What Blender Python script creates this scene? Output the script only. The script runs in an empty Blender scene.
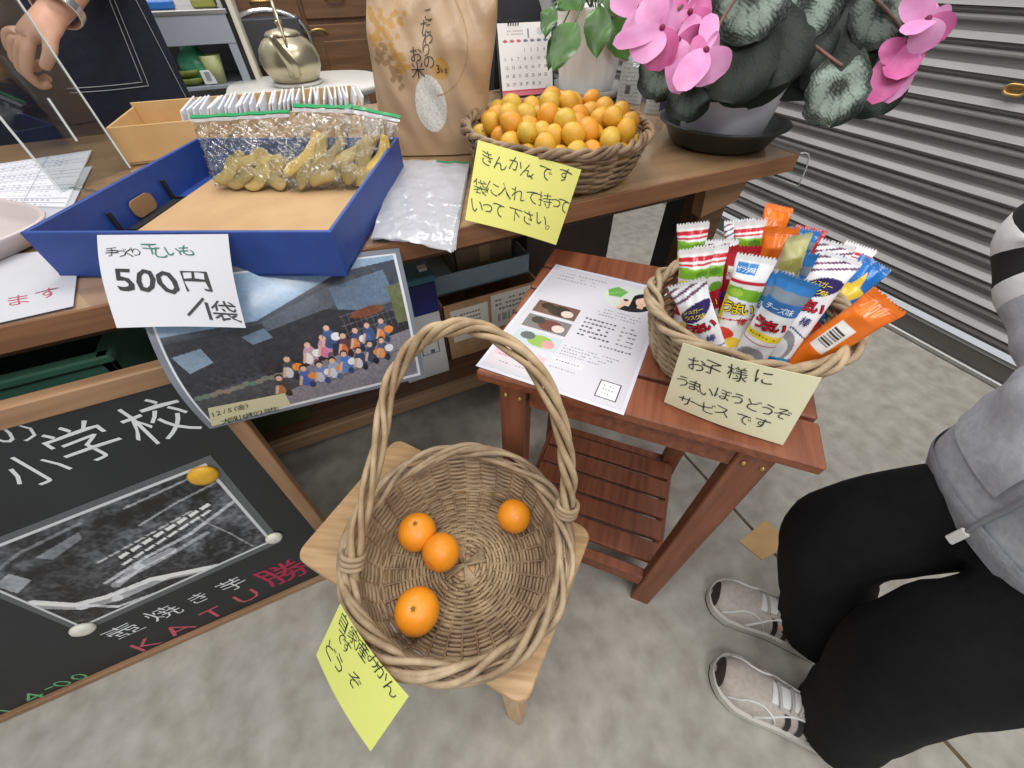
import bpy, bmesh, math, random
import numpy as np
from mathutils import Vector, Matrix

SC = bpy.context.scene
COL = SC.collection
rng = random.Random(7)
nr = np.random.RandomState(5)

# ------------------------------------------------------------------ camera, light, exposure
F_PX, PITCH, ROLL, YAW, CAM_H = 390.0, math.radians(47), math.radians(0.8), math.radians(24.7), 1.06
def _axes():
    cp, sp = math.cos(PITCH), math.sin(PITCH)
    f = np.array([0, cp, -sp]); r = np.array([1, 0, 0.]); d = np.array([0, -sp, -cp])
    c, s = math.cos(ROLL), math.sin(ROLL)
    r, d = c*r+s*d, -s*r+c*d
    c, s = math.cos(-YAW), math.sin(-YAW)
    M = np.array([[c, -s, 0], [s, c, 0], [0, 0, 1]])
    return M@r, M@d, M@f
AX_R, AX_D, AX_F = _axes()
CAMP = np.array([0, 0, CAM_H])
cd = bpy.data.cameras.new('camera'); cam = bpy.data.objects.new('camera', cd); COL.objects.link(cam)
cd.sensor_width = 36; cd.lens = F_PX/1024*36; cd.clip_start = 0.02
mw = Matrix.Identity(4)
for i in range(3):
    mw[i][0] = AX_R[i]; mw[i][1] = -AX_D[i]; mw[i][2] = -AX_F[i]; mw[i][3] = CAMP[i]
cam.matrix_world = mw
SC.camera = cam

w = bpy.data.worlds.new('world'); SC.world = w; w.use_nodes = True
bgn = w.node_tree.nodes['Background']; bgn.inputs[0].default_value = (0.93, 0.96, 1.0, 1); bgn.inputs[1].default_value = 0.54
SC.view_settings.view_transform = 'Standard'; SC.view_settings.look = 'None'
SC.view_settings.gamma = 1; SC.view_settings.exposure = 0.13
SC.view_settings.use_curve_mapping = False

def area(name, loc, sx, sy, power, color=(1, 0.97, 0.93), rot=(0, 0, 0)):
    l = bpy.data.lights.new(name, 'AREA'); l.shape = 'RECTANGLE'; l.size = sx; l.size_y = sy
    l.energy = power; l.color = color
    o = bpy.data.objects.new(name, l); COL.objects.link(o); o.location = loc; o.rotation_euler = rot
    return o
area('ceiling_lamp_front', (-0.35, 0.1, 2.6), 1.3, 0.5, 15)
area('camera_side_fill', (0.25, -1.3, 2.6), 1.3, 0.4, 26)  # unseen fill light, added to brighten the cyclamen pot from the front
area('ceiling_lamp_middle', (0.3, 1.7, 2.6), 1.3, 0.4, 22)
area('ceiling_lamp_back', (-0.3, 3.0, 2.6), 1.3, 0.3, 16)
area('ceiling_lamp_right', (1.5, 0.0, 2.6), 0.3, 1.3, 12)

def rd(px):
    return AX_F + (px[0]-512)/F_PX*AX_R + (px[1]-384)/F_PX*AX_D
def Z(px, z):
    v = rd(px); return CAMP + v*(z-CAM_H)/v[2]
def Yp(px, y):
    v = rd(px); return CAMP + v*y/v[1]
def Xp(px, x):
    v = rd(px); return CAMP + v*x/v[0]
def onplane(px, P0, n):
    v = rd(px); P0 = np.asarray(P0, float); n = np.asarray(n, float)
    return CAMP + v*(np.dot(P0-CAMP, n)/np.dot(v, n))
def raydist(px, P, d, far=True):
    v = rd(px); q = CAMP-np.asarray(P, float)
    a = v@v; b = 2*v@q; c = q@q-d*d; D = max(b*b-4*a*c, 0)
    return CAMP + v*((-b+(1 if far else -1)*math.sqrt(D))/(2*a))
def A(*a): return np.array(a, float)
def unit(v): v = np.asarray(v, float); return v/max(np.linalg.norm(v), 1e-12)

# ------------------------------------------------------------------ materials
def lin(c):
    c = np.asarray(c, float)/255.0
    return np.where(c <= 0.04045, c/12.92, ((c+0.055)/1.055)**2.4)
def L4(c): return tuple(float(x) for x in lin(c))+(1.0,)
def mat(name, rgb, rough=0.6, metal=0.0, noise=None, bump=None, rgb2=None, spec=0.5, trans=0.0, stretch=None, rotz=0.0, vcol=False, coat=0.0, sheen=0.0, sss=0.0, ramp=(0.35, 0.65), bdist=0.002):
    m = bpy.data.materials.new(name); m.use_nodes = True
    nt = m.node_tree; N = nt.nodes; Lk = nt.links; b = N['Principled BSDF']
    b.inputs['Base Color'].default_value = L4(rgb); b.inputs['Roughness'].default_value = rough
    b.inputs['Metallic'].default_value = metal; b.inputs['Specular IOR Level'].default_value = spec
    b.inputs['Transmission Weight'].default_value = trans; b.inputs['Coat Weight'].default_value = coat
    b.inputs['Sheen Weight'].default_value = sheen
    if sss: b.inputs['Subsurface Weight'].default_value = sss; b.inputs['Subsurface Radius'].default_value = (0.01, 0.004, 0.002)
    vec = None
    if noise or bump:
        tc = N.new('ShaderNodeTexCoord'); mp = N.new('ShaderNodeMapping')
        Lk.new(tc.outputs['Object'], mp.inputs['Vector'])
        if stretch: mp.inputs['Scale'].default_value = stretch
        if rotz:
            mp0 = N.new('ShaderNodeMapping'); mp0.inputs['Rotation'].default_value = (0, 0, rotz)
            Lk.new(tc.outputs['Object'], mp0.inputs['Vector']); Lk.new(mp0.outputs[0], mp.inputs['Vector'])
        vec = mp.outputs[0]
    if vcol:
        a = N.new('ShaderNodeVertexColor'); a.layer_name = 'Col'
        Lk.new(a.outputs[0], b.inputs['Base Color'])
    elif noise:
        t = N.new('ShaderNodeTexNoise'); t.inputs['Scale'].default_value = noise; t.inputs['Detail'].default_value = 5
        r = N.new('ShaderNodeValToRGB'); r.color_ramp.elements[0].position = ramp[0]; r.color_ramp.elements[1].position = ramp[1]
        r.color_ramp.elements[0].color = L4(rgb); r.color_ramp.elements[1].color = L4(rgb2 if rgb2 is not None else np.clip(np.array(rgb)*1.12, 0, 255))
        Lk.new(vec, t.inputs['Vector']); Lk.new(t.outputs[0], r.inputs[0]); Lk.new(r.outputs[0], b.inputs['Base Color'])
    if bump:
        t2 = N.new('ShaderNodeTexNoise'); t2.inputs['Scale'].default_value = bump[0]; t2.inputs['Detail'].default_value = 3
        bp = N.new('ShaderNodeBump'); bp.inputs['Strength'].default_value = bump[1]; bp.inputs['Distance'].default_value = bdist
        Lk.new(vec, t2.inputs['Vector']); Lk.new(t2.outputs[0], bp.inputs['Height']); Lk.new(bp.outputs[0], b.inputs['Normal'])
    return m
def film(name, tint=(255, 255, 255), gloss=0.05, rough=0.08, milky=0.0, bump=None):
    m = bpy.data.materials.new(name); m.use_nodes = True
    nt = m.node_tree; N = nt.nodes; Lk = nt.links; N.remove(N['Principled BSDF']); out = N['Material Output']
    tr = N.new('ShaderNodeBsdfTransparent'); tr.inputs[0].default_value = L4(tint)
    gl = N.new('ShaderNodeBsdfGlossy'); gl.inputs['Roughness'].default_value = rough
    lw = N.new('ShaderNodeLayerWeight'); lw.inputs[0].default_value = 0.5
    pw = N.new('ShaderNodeMath'); pw.operation = 'POWER'; pw.inputs[1].default_value = 4.0; Lk.new(lw.outputs['Facing'], pw.inputs[0])
    ma = N.new('ShaderNodeMath'); ma.operation = 'MULTIPLY_ADD'; ma.inputs[1].default_value = 0.7; ma.inputs[2].default_value = gloss; Lk.new(pw.outputs[0], ma.inputs[0])
    mx = N.new('ShaderNodeMixShader'); Lk.new(ma.outputs[0], mx.inputs[0]); Lk.new(tr.outputs[0], mx.inputs[1]); Lk.new(gl.outputs[0], mx.inputs[2])
    last = mx
    if milky:
        df = N.new('ShaderNodeBsdfDiffuse'); df.inputs[0].default_value = L4((236, 238, 242))
        m2 = N.new('ShaderNodeMixShader'); m2.inputs[0].default_value = milky
        Lk.new(mx.outputs[0], m2.inputs[1]); Lk.new(df.outputs[0], m2.inputs[2]); last = m2
    if bump:
        tc = N.new('ShaderNodeTexCoord'); t2 = N.new('ShaderNodeTexNoise'); t2.inputs['Scale'].default_value = bump[0]; t2.inputs['Detail'].default_value = 2
        bp = N.new('ShaderNodeBump'); bp.inputs['Strength'].default_value = bump[1]; bp.inputs['Distance'].default_value = 0.01
        Lk.new(tc.outputs['Object'], t2.inputs[0]); Lk.new(t2.outputs[0], bp.inputs['Height'])
        Lk.new(bp.outputs[0], gl.inputs['Normal']); Lk.new(bp.outputs[0], lw.inputs['Normal'])
    Lk.new(last.outputs[0], out.inputs[0])
    return m

M = {}
M['print'] = mat('printed_colour', (255, 255, 255), 0.5, vcol=True)
M['print_gloss'] = mat('glossy_printed_colour', (255, 255, 255), 0.22, vcol=True)
M['pattern'] = mat('leaf_pattern', (255, 255, 255), 0.62, vcol=True, bump=(90, 0.12), spec=0.3)
M['black'] = mat('black_ink', (28, 28, 30), 0.6)
M['white'] = mat('white_paint', (238, 238, 236), 0.5)
M['paper'] = mat('white_paper', (192, 192, 198), 0.7)

# ------------------------------------------------------------------ mesh builder
class MB:
    def __init__(s): s.V = []; s.n = 0; s.F = []; s.m = []; s.sm = []; s.C = []; s.has = False
    def add(s, V, F, m=0, smooth=True, col=None):
        V = np.asarray(V, float).reshape(-1, 3); k = s.n
        s.V.append(V); s.n += len(V)
        s.F.extend([tuple(i+k for i in f) for f in F]); s.m.extend([m]*len(F)); s.sm.extend([smooth]*len(F))
        if col is None: s.C.append(np.ones((len(V), 3)))
        else: s.C.append(np.broadcast_to(np.asarray(col, float), (len(V), 3))); s.has = True
        return s
    def box(s, c, size, R=None, bev=0.0, m=0, seg=1):
        bm = bmesh.new(); bmesh.ops.create_cube(bm, size=1)
        for v in bm.verts: v.co = Vector((v.co.x*size[0], v.co.y*size[1], v.co.z*size[2]))
        if bev: bmesh.ops.bevel(bm, geom=bm.edges[:], offset=bev, segments=seg, affect='EDGES', profile=0.5)
        V = np.array([v.co[:] for v in bm.verts]); bm.verts.index_update()
        F = [[v.index for v in f.verts] for f in bm.faces]; bm.free()
        if R is not None: V = V@np.asarray(R, float).T
        return s.add(V+np.asarray(c, float), F, m, False)
    def bar(s, p, q, wdt, thk, up=(0, 0, 1), bev=0.0, m=0):
        p = np.asarray(p, float); q = np.asarray(q, float); x = unit(q-p); z = np.asarray(up, float); z = unit(z-x*(z@x)); y = np.cross(z, x)
        return s.box((p+q)/2, (np.linalg.norm(q-p), wdt, thk), np.stack([x, y, z], 1), bev, m)
    def tube(s, P, r, n=8, closed=False, m=0, cap=True, flat=1.0, col=None):
        P = np.asarray(P, float); N = len(P); r = np.broadcast_to(np.asarray(r, float), (N,))
        if closed: T = np.roll(P, -1, 0)-np.roll(P, 1, 0)
        else: T = np.gradient(P, axis=0)
        T /= np.maximum(np.linalg.norm(T, axis=1, keepdims=True), 1e-12)
        u = np.cross(T[0], [0, 0, 1.]);
        if np.linalg.norm(u) < 1e-3: u = np.cross(T[0], [1., 0, 0])
        u = unit(u); U = np.zeros_like(P)
        for i in range(N):
            u = u-T[i]*(u@T[i]); u = unit(u); U[i] = u
        W = np.cross(T, U); a = np.arange(n)*2*math.pi/n
        V = P[:, None]+r[:, None, None]*(np.cos(a)[None, :, None]*U[:, None]+flat*np.sin(a)[None, :, None]*W[:, None])
        F = []
        for i in range(N if closed else N-1):
            j = (i+1) % N
            sh = 0
            if closed and j == 0:
                sh = int(np.argmin(((V[0]-V[N-1][0])**2).sum(1)))
            for k in range(n):
                F.append((i*n+k, i*n+(k+1) % n, j*n+(k+1+sh) % n, j*n+(k+sh) % n))
        if cap and not closed:
            F.append(tuple(range(n))[::-1]); F.append(tuple((N-1)*n+k for k in range(n)))
        return s.add(V.reshape(-1, 3), F, m, True, col)
    def lathe(s, prof, n=40, c=(0, 0, 0), sx=1, sy=1, m=0, p=2.0, rot=0.0, col=None):
        prof = np.asarray(prof, float); a = np.arange(n)*2*math.pi/n
        ca = np.sign(np.cos(a))*np.abs(np.cos(a))**(2/p); sa = np.sign(np.sin(a))*np.abs(np.sin(a))**(2/p)
        X = prof[:, 0:1]*ca*sx; Y = prof[:, 0:1]*sa*sy; cr, sr = math.cos(rot), math.sin(rot)
        V = np.stack([X*cr-Y*sr, X*sr+Y*cr, np.repeat(prof[:, 1:2], n, 1)], -1)+np.asarray(c, float)
        F = []
        for i in range(len(prof)-1):
            for k in range(n): F.append((i*n+k, i*n+(k+1) % n, (i+1)*n+(k+1) % n, (i+1)*n+k))
        if prof[0, 0] > 1e-6: F.append(tuple(range(n))[::-1])
        if prof[-1, 0] > 1e-6: F.append(tuple((len(prof)-1)*n+k for k in range(n)))
        return s.add(V.reshape(-1, 3), F, m, True, col)
    def grid(s, P, m=0, smooth=True, col=None, flip=False):
        P = np.asarray(P, float); a, b = P.shape[:2]
        i, j = np.meshgrid(np.arange(a-1), np.arange(b-1), indexing='ij'); k = (i*b+j).ravel()
        F = np.stack([k, k+1, k+b+1, k+b], 1)
        if flip: F = F[:, ::-1]
        if col is not None: col = np.asarray(col, float).reshape(-1, 3)
        return s.add(P.reshape(-1, 3), F.tolist(), m, smooth, col)
    def slab(s, P, nrm, t, m=0, col=None):
        """a sheet of thickness t: front grid P, back grid behind it, closed at the rim"""
        P = np.asarray(P, float); Q = P-np.asarray(nrm, float)*t
        s.grid(P, m, True, col); s.grid(Q, m, True, None if col is None else np.asarray(col)*0+0.8, True)
        for e, f in ((P[0], Q[0]), (P[-1][::-1], Q[-1][::-1]), (P[:, -1], Q[:, -1]), (P[::-1, 0], Q[::-1, 0])):
            s.grid(np.stack([e, f]), m, True, None if col is None else np.full((2, len(e), 3), 0.8))
        return s
    def ball(s, c, r, n=16, m=0, R=None, col=None, k=None):
        k = k or n//2; th = np.linspace(0, math.pi, k+1)
        prof = np.stack([np.sin(th), -np.cos(th)], 1); t = MB().lathe(prof, n)
        V = t.V[0]*np.asarray(r, float)
        if R is not None: V = V@np.asarray(R, float).T
        return s.add(V+np.asarray(c, float), t.F, m, True, col)
    def poly(s, pts, z0, z1, m=0, R=None, c=(0, 0, 0)):
        pts = np.asarray(pts, float); n = len(pts)
        V = np.concatenate([np.c_[pts, np.full(n, z0)], np.c_[pts, np.full(n, z1)]])
        if R is not None: V = V@np.asarray(R, float).T
        F = [tuple(range(n))[::-1], tuple(range(n, 2*n))]+[(i, (i+1) % n, n+(i+1) % n, n+i) for i in range(n)]
        return s.add(V+np.asarray(c, float), F, m, False)
    def mesh(s, name, mats, off=(0, 0, 0)):
        me = bpy.data.meshes.new(name); V = np.concatenate(s.V) if s.V else np.zeros((0, 3))
        me.from_pydata((V-np.asarray(off, float)).tolist(), [], s.F)
        me.polygons.foreach_set('material_index', s.m); me.polygons.foreach_set('use_smooth', s.sm)
        for m in (mats if isinstance(mats, (list, tuple)) else [mats]): me.materials.append(m if not isinstance(m, str) else M[m])
        if s.has:
            a = me.color_attributes.new('Col', 'FLOAT_COLOR', 'POINT'); c = np.concatenate(s.C)
            a.data.foreach_set('color', np.c_[c, np.ones(len(c))].astype(np.float32).ravel())
        me.update(); return me

OFF = {}
def thing(name, label, cat, loc=(0, 0, 0), group=None):
    o = bpy.data.objects.new(name, None); COL.objects.link(o); o.location = Vector([float(x) for x in loc]); o.empty_display_size = 0.05
    OFF[o.name] = np.asarray(loc, float); return tag(o, label, cat, group)
def tag(o, label, cat, group=None, kind=None):
    o['label'] = label; o['category'] = cat
    if group: o['group'] = group
    if kind: o['kind'] = kind
    return o
def put(name, mb, mats, parent=None, origin=None, label=None):
    """link a mesh built in world coordinates; children keep their thing's origin"""
    off = OFF[parent.name] if parent is not None else np.asarray((0, 0, 0) if origin is None else origin, float)
    o = bpy.data.objects.new(name, mb.mesh(name, mats, off)); COL.objects.link(o)
    if parent is not None: o.parent = parent
    else: o.location = Vector([float(x) for x in off])
    OFF[o.name] = off
    if label: o['label'] = label
    return o
def struct(name, mb, mats, parent=None):
    o = put(name, mb, mats, parent)
    if parent is None: o['kind'] = 'structure'
    return o
def dup(o, parent=None):
    c = o.copy(); COL.objects.link(c)
    if parent is not None: c.parent = parent; c.matrix_parent_inverse = Matrix.Identity(4)
    for ch in list(o.children): dup(ch, c)
    return c

# ------------------------------------------------------------------ lettering
_G = {}
def glyph(ch, off):
    if (ch, off) not in _G:
        cu = bpy.data.curves.new('t', 'FONT'); cu.body = ch; cu.size = 1.0; cu.offset = off; cu.resolution_u = 2
        ob = bpy.data.objects.new('t', cu); me = bpy.data.meshes.new_from_object(ob)
        V = np.array([v.co[:2] for v in me.vertices]).reshape(-1, 2); F = [list(p.vertices) for p in me.polygons]
        bpy.data.objects.remove(ob); bpy.data.curves.remove(cu); bpy.data.meshes.remove(me)
        if len(V):
            V = V.copy(); c = (V.min(0)+V.max(0))/2; V -= c
        _G[(ch, off)] = (V, F)
    return _G[(ch, off)]
def char(mb, surf, ch, x, y, size, ang=0.0, m=0, off=-0.012, lift=0.0006, shear=0.0, wob=0.05, col=None, sx=1.0):
    """one character centred at x, y (y down the sheet) of a surface surf(x, y, lift)"""
    V, F = glyph(ch, off)
    if not len(V): return
    V = V*size; ph = rng.random()*6
    V = V+wob*size*np.stack([np.sin(V[:, 1]/size*5+ph), np.sin(V[:, 0]/size*5+ph*1.7)], 1)*0.5
    V = np.stack([(V[:, 0]+shear*V[:, 1])*sx, V[:, 1]], 1)
    c, s = math.cos(ang), math.sin(ang)
    X = x+V[:, 0]*c-V[:, 1]*s; Yd = y-(V[:, 0]*s+V[:, 1]*c)
    mb.add(surf(X, Yd, lift), F, m, False, col)
def line(mb, surf, text, x, y, size, step, ang=0.0, jit=0.05, **k):
    for i, ch in enumerate(text):
        q = 0.62 if ch in 'っょゃ、。ぃ' else 1.0
        lo = 0.3*size if ch in '、。' else 0.1*size if q < 1 else 0
        char(mb, surf, ch, x+i*step*math.cos(ang)+rng.uniform(-jit, jit)*size, y-i*step*math.sin(ang)+rng.uniform(-jit, jit)*size+lo,
             size*q*rng.uniform(0.95, 1.05) if ch not in '、。' else size*0.3, ang+rng.uniform(-jit, jit), **k)
def stroke(mb, surf, pts, wd, m=0, lift=0.0006, col=None):
    """a pen line of width wd through points of the sheet"""
    pts = np.asarray(pts, float); T = np.gradient(pts, axis=0); T /= np.maximum(np.linalg.norm(T, axis=1, keepdims=True), 1e-9)
    N = np.stack([-T[:, 1], T[:, 0]], 1)*wd/2; a = pts+N; b = pts-N
    mb.grid(np.stack([surf(a[:, 0], a[:, 1], lift), surf(b[:, 0], b[:, 1], lift)]), m, False, None if col is None else np.broadcast_to(col, (2, len(pts), 3)))

class Sheet:
    """a sheet of paper or laminate given by its four corners; x runs right, y runs down"""
    def __init__(s, TL, TR, BR, BL, curl=None):
        s.c = [np.asarray(q, float) for q in (TL, TR, BR, BL)]; TL, TR, BR, BL = s.c
        s.w = (np.linalg.norm(TR-TL)+np.linalg.norm(BR-BL))/2; s.h = (np.linalg.norm(BL-TL)+np.linalg.norm(BR-TR))/2
        n = np.cross(TR-TL, BL-TL); s.n = unit(-n)
        if s.n@(CAMP-TL) < 0: s.n = -s.n
        s.curl = curl or (lambda u, v: 0*u)
    def __call__(s, x, y, off=0.0):
        u = np.asarray(x, float)/s.w; v = np.asarray(y, float)/s.h; TL, TR, BR, BL = s.c
        P = (TL*((1-u)*(1-v))[..., None]+TR*(u*(1-v))[..., None]+BR*(u*v)[..., None]+BL*((1-u)*v)[..., None])
        return P+s.n*(s.curl(u, v)+off)[..., None]
    def xy(s, px):
        TL, TR, BR, BL = s.c; P = onplane(px, (TL+TR+BR+BL)/4, s.n)
        ex = (TR-TL+BR-BL)/2; ey = (BL-TL+BR-TR)/2; d = P-(TL+TR+BR+BL)/4
        G = np.array([[ex@ex, ex@ey], [ex@ey, ey@ey]]); u, v = np.linalg.solve(G, [d@ex, d@ey]); q = np.array([(u+.5)*s.w, (v+.5)*s.h])
        v0 = unit(rd(px)); e1 = unit(np.cross(v0, [0, 0, 1.])); e2 = np.cross(v0, e1)
        def res(q):
            p = s(np.array([q[0]]), np.array([q[1]]), np.zeros(1))[0]-CAMP; p = p/(p@v0); return np.array([p@e1, p@e2])
        for _ in range(6):                  # settle on the curved sheet
            r = res(q); J = np.stack([(res(q+[1e-4, 0])-r)/1e-4, (res(q+[0, 1e-4])-r)/1e-4], 1); q = q-np.linalg.solve(J, r)
        return q
    def pts(s, nu, nv, u0=0, u1=1, v0=0, v1=1, off=0.0):
        v, u = np.meshgrid(np.linspace(v0, v1, nv), np.linspace(u0, u1, nu), indexing='ij')
        return s(u*s.w, v*s.h, off+0*u)
    def slab(s, mb, nu=18, nv=14, t=0.0004, m=0):
        return mb.slab(s.pts(nu, nv), s.n, t, m)
def pxline(mb, sh, chars, size, ang=0.0, **k):
    """characters placed by where they stand on the sheet"""
    for ch, px in chars:
        x, y = sh.xy(px); char(mb, sh, ch, x, y, size, ang+rng.uniform(-.05, .05), **k)

class Canvas:
    """a small colour picture painted with shapes, later laid out as the colours of a mesh grid"""
    def __init__(s, w, h, bg):
        s.w, s.h = w, h; s.a = np.zeros((h, w, 3)); s.a[:] = bg
        s.y, s.x = np.mgrid[0:h, 0:w].astype(float); s.x = (s.x+.5)/w; s.y = (s.y+.5)/h
    def put(s, k, c, al=1.0):
        s.a[k] = s.a[k]*(1-al)+np.asarray(c, float)*al
    def rect(s, x0, y0, x1, y1, c, al=1.0): s.put((s.x >= x0) & (s.x <= x1) & (s.y >= y0) & (s.y <= y1), c, al)
    def ell(s, cx, cy, rx, ry, c, ang=0.0, al=1.0):
        ca, sa = math.cos(ang), math.sin(ang); dx, dy = s.x-cx, s.y-cy
        s.put((((dx*ca+dy*sa)/rx)**2+((-dx*sa+dy*ca)/ry)**2) < 1, c, al)
    def poly(s, pts, c, al=1.0):
        k = np.zeros(s.x.shape, bool); n = len(pts)
        for i in range(n):
            (x0, y0), (x1, y1) = pts[i], pts[(i+1) % n]
            if y0 == y1: continue
            k ^= ((y0 > s.y) != (y1 > s.y)) & (s.x < (x1-x0)*(s.y-y0)/(y1-y0)+x0)
        s.put(k, c, al)
    def line(s, pts, wd, c, al=1.0):
        asp = s.h/s.w
        for (x0, y0), (x1, y1) in zip(pts[:-1], pts[1:]):
            dx, dy = x1-x0, (y1-y0)*asp; L = dx*dx+dy*dy+1e-12
            t = np.clip(((s.x-x0)*dx+(s.y-y0)*asp*dy)/L, 0, 1)
            s.put(np.hypot(s.x-x0-t*dx, (s.y-y0)*asp-t*dy) < wd/2, c, al)
    def mottle(s, amt, cell, mask=None):
        n = nr.rand(s.h//cell+2, s.w//cell+2); yy = s.y*(n.shape[0]-1.01); xx = s.x*(n.shape[1]-1.01)
        i, j = yy.astype(int), xx.astype(int); fy, fx = yy-i, xx-j
        v = (n[i, j]*(1-fx)+n[i, j+1]*fx)*(1-fy)+(n[i+1, j]*(1-fx)+n[i+1, j+1]*fx)*fy
        d = (v-.5)*amt
        s.a += np.where(mask if mask is not None else True, d, 0)[..., None]
    def text(s, x, y, wd, n, c, hgt=0.012, al=0.8):
        """a row of tiny print too small to read"""
        for i in range(n):
            if nr.rand() < .85: s.rect(x+wd*i/n, y-hgt/2*nr.uniform(.6, 1), x+wd*(i+.65)/n, y+hgt/2*nr.uniform(.6, 1), c, al)
    def lay(s, mb, surf, lift=0.0004, u0=0, v0=0, u1=1, v1=1, W=None, H=None, m=0):
        W = W or surf.w; H = H or surf.h
        v, u = np.meshgrid(np.linspace(v0, v1, s.h), np.linspace(u0, u1, s.w), indexing='ij')
        mb.grid(surf(u*W, v*H, lift+0*u), m, True, lin(np.clip(s.a, 0, 255)))

# ================================================================== THE SETTING
M['concrete'] = mat('concrete', (154, 149, 139), 0.85, noise=19, rgb2=(184, 180, 171), bump=(120, 0.25), ramp=(0.3, 0.7))
b = MB().box((-0.5, 0.9, -0.03), (5.1, 6.2, 0.06)); struct('floor', b, 'concrete')
M['joint'] = mat('floor_joint', (110, 92, 70), 0.8, noise=60, rgb2=(80, 66, 52))
b = MB()
for y0, y1 in ((-2.0, 0.10), (0.112, 3.4)): b.box((0.7735, (y0+y1)/2, 0.0008), (0.008, y1-y0, 0.0016))
struct('trim_1', b, 'joint')
M['wall'] = mat('wall_paint', (226, 228, 226), 0.8, noise=4, rgb2=(234, 235, 233))
struct('wall_back', MB().box((-0.5, 3.62, 1.4), (5.1, 0.1, 2.8)), 'wall')
struct('wall_left', MB().box((-2.95, 0.9, 1.4), (0.1, 5.4, 2.8)), 'wall')
# roller shutter
M['shutter'] = mat('galvanised_shutter', (154, 151, 150), 0.5, metal=0.2, noise=14, rgb2=(166, 163, 162), stretch=(1, 0.3, 3))
M['shutter_bar'] = mat('shutter_bottom_bar', (92, 90, 87), 0.5, metal=0.4, noise=60, rgb2=(102, 100, 97), stretch=(1, 0.05, 1))
M['alu'] = mat('aluminium', (172, 172, 170), 0.35, metal=0.8)
PITCH_Z = 0.0745
prof = [(0.034, 0.0), (0.035, 0.0190), (0.016, 0.0200), (0.0085, 0.0245), (0.0065, 0.0300), (0.0090, 0.0370), (0.0165, 0.0395), (0.017, 0.0410), (0.0125, 0.0435), (0.0105, 0.0475), (0.0130, 0.0530), (0.0205, 0.0550), (0.021, 0.0562), (-0.0150, 0.0568), (-0.0015, 0.0738), (0.034, 0.0742)]
pts = []
for k in range(33):
    for (dx, dz) in prof: pts.append((2.012+dx*1.1, 0.088+k*PITCH_Z+dz))
pts = np.array(pts); P = np.stack([np.c_[pts[:, 0], np.full(len(pts), y), pts[:, 1]] for y in (-1.9, 0.8, 3.55)])
b = MB().grid(P, 0, False)
P2 = P[:, ::len(prof)].copy(); P2[..., 0] += 0.02; b.grid(P2, 0, False, None, True)
door = struct('door_1', b, 'shutter')
b = MB().box((1.998, 0.825, 0.055), (0.022, 5.45, 0.062), bev=0.002); put('bottom_bar', b, 'shutter_bar', door)
b = MB().box((1.992, 0.825, 0.0125), (0.036, 5.45, 0.021), bev=0.004).box((1.986, 0.825, 0.087), (0.012, 5.45, 0.004)); put('bottom_rail', b, 'alu', door)
M['brass'] = mat('brass', (196, 164, 104), 0.35, metal=0.8)
kc = Xp((1015, 90), 1.99)
b = MB(); a = np.linspace(0, 2*math.pi, 28, endpoint=False)
b.tube(np.stack([np.full(28, 1.992), kc[1]+0.026*np.sign(np.cos(a))*np.abs(np.cos(a))**.6, kc[2]+0.0125*np.sign(np.sin(a))*np.abs(np.sin(a))**.8], 1), 0.0045, 8, True)
b.box((1.996, kc[1], kc[2]), (0.004, 0.05, 0.02)); b.box((1.9925, kc[1], kc[2]-0.001), (0.004, 0.03, 0.007), m=1)
put('lock_plate', b, ['brass', mat('lock_recess', (120, 96, 58), 0.5, metal=0.6)], door)

# ================================================================== FRONT TABLE
T = 0.775
M['table_top'] = mat('table_laminate', (178, 138, 102), 0.4, noise=5, rgb2=(206, 166, 128), stretch=(0.6, 9, 9))
M['table_wood'] = mat('table_wood', (116, 78, 50), 0.55, noise=6, rgb2=(146, 102, 68), stretch=(0.6, 12, 12))
M['table_dark'] = mat('table_dark_wood', (84, 58, 42), 0.6, noise=6, rgb2=(108, 76, 54), stretch=(0.6, 12, 12))
tb = thing('table', 'long brown wooden table carrying the blue box, rice bag and potted plants', 'table', (0, 1.05, 0))
b = MB().box((-0.117, 1.045, 0.7575), (2.17, 0.915, 0.031), bev=0.002, m=0); put('tabletop', b, 'table_top', tb)
b = MB().box((-0.117, 0.5895, 0.7575), (2.17, 0.005, 0.0335), bev=0.001).box((0.9665, 1.045, 0.7575), (0.005, 0.915, 0.0335), bev=0.001)
put('edge_band', b, 'table_wood', tb)
for x in (0.865, -1.05):
    for y in (0.70, 1.42):
        put('leg', MB().box((x, y, 0.371), (0.085, 0.06, 0.742), bev=0.004), 'table_dark', tb)
b = MB().poly([(0.768, 0.741), (0.905, 0.741), (0.888, 0.672), (0.785, 0.652)], 0, 0.03, R=[[1, 0, 0], [0, 0, -1], [0, 1, 0]], c=(0, 0.665, 0))
put('bracket', b, mat('bracket_wood', (142, 104, 70), 0.55, noise=6, rgb2=(164, 122, 86), stretch=(0.6, 12, 12)), tb)
put('apron', MB().box((-0.1, 0.70, 0.71), (1.84, 0.025, 0.06), bev=0.002), 'table_dark', tb)
b = MB().box((-0.1, 1.13, 0.2225), (1.84, 0.70, 0.025), bev=0.002); sh = put('lower_shelf', b, 'table_dark', tb)
put('shelf_lip', MB().box((-0.1, 0.775, 0.217), (1.84, 0.02, 0.04), bev=0.002), mat('shelf_lip_wood', (136, 108, 80), 0.6, noise=6, rgb2=(156, 126, 94), stretch=(0.6, 12, 12)), tb)
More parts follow.
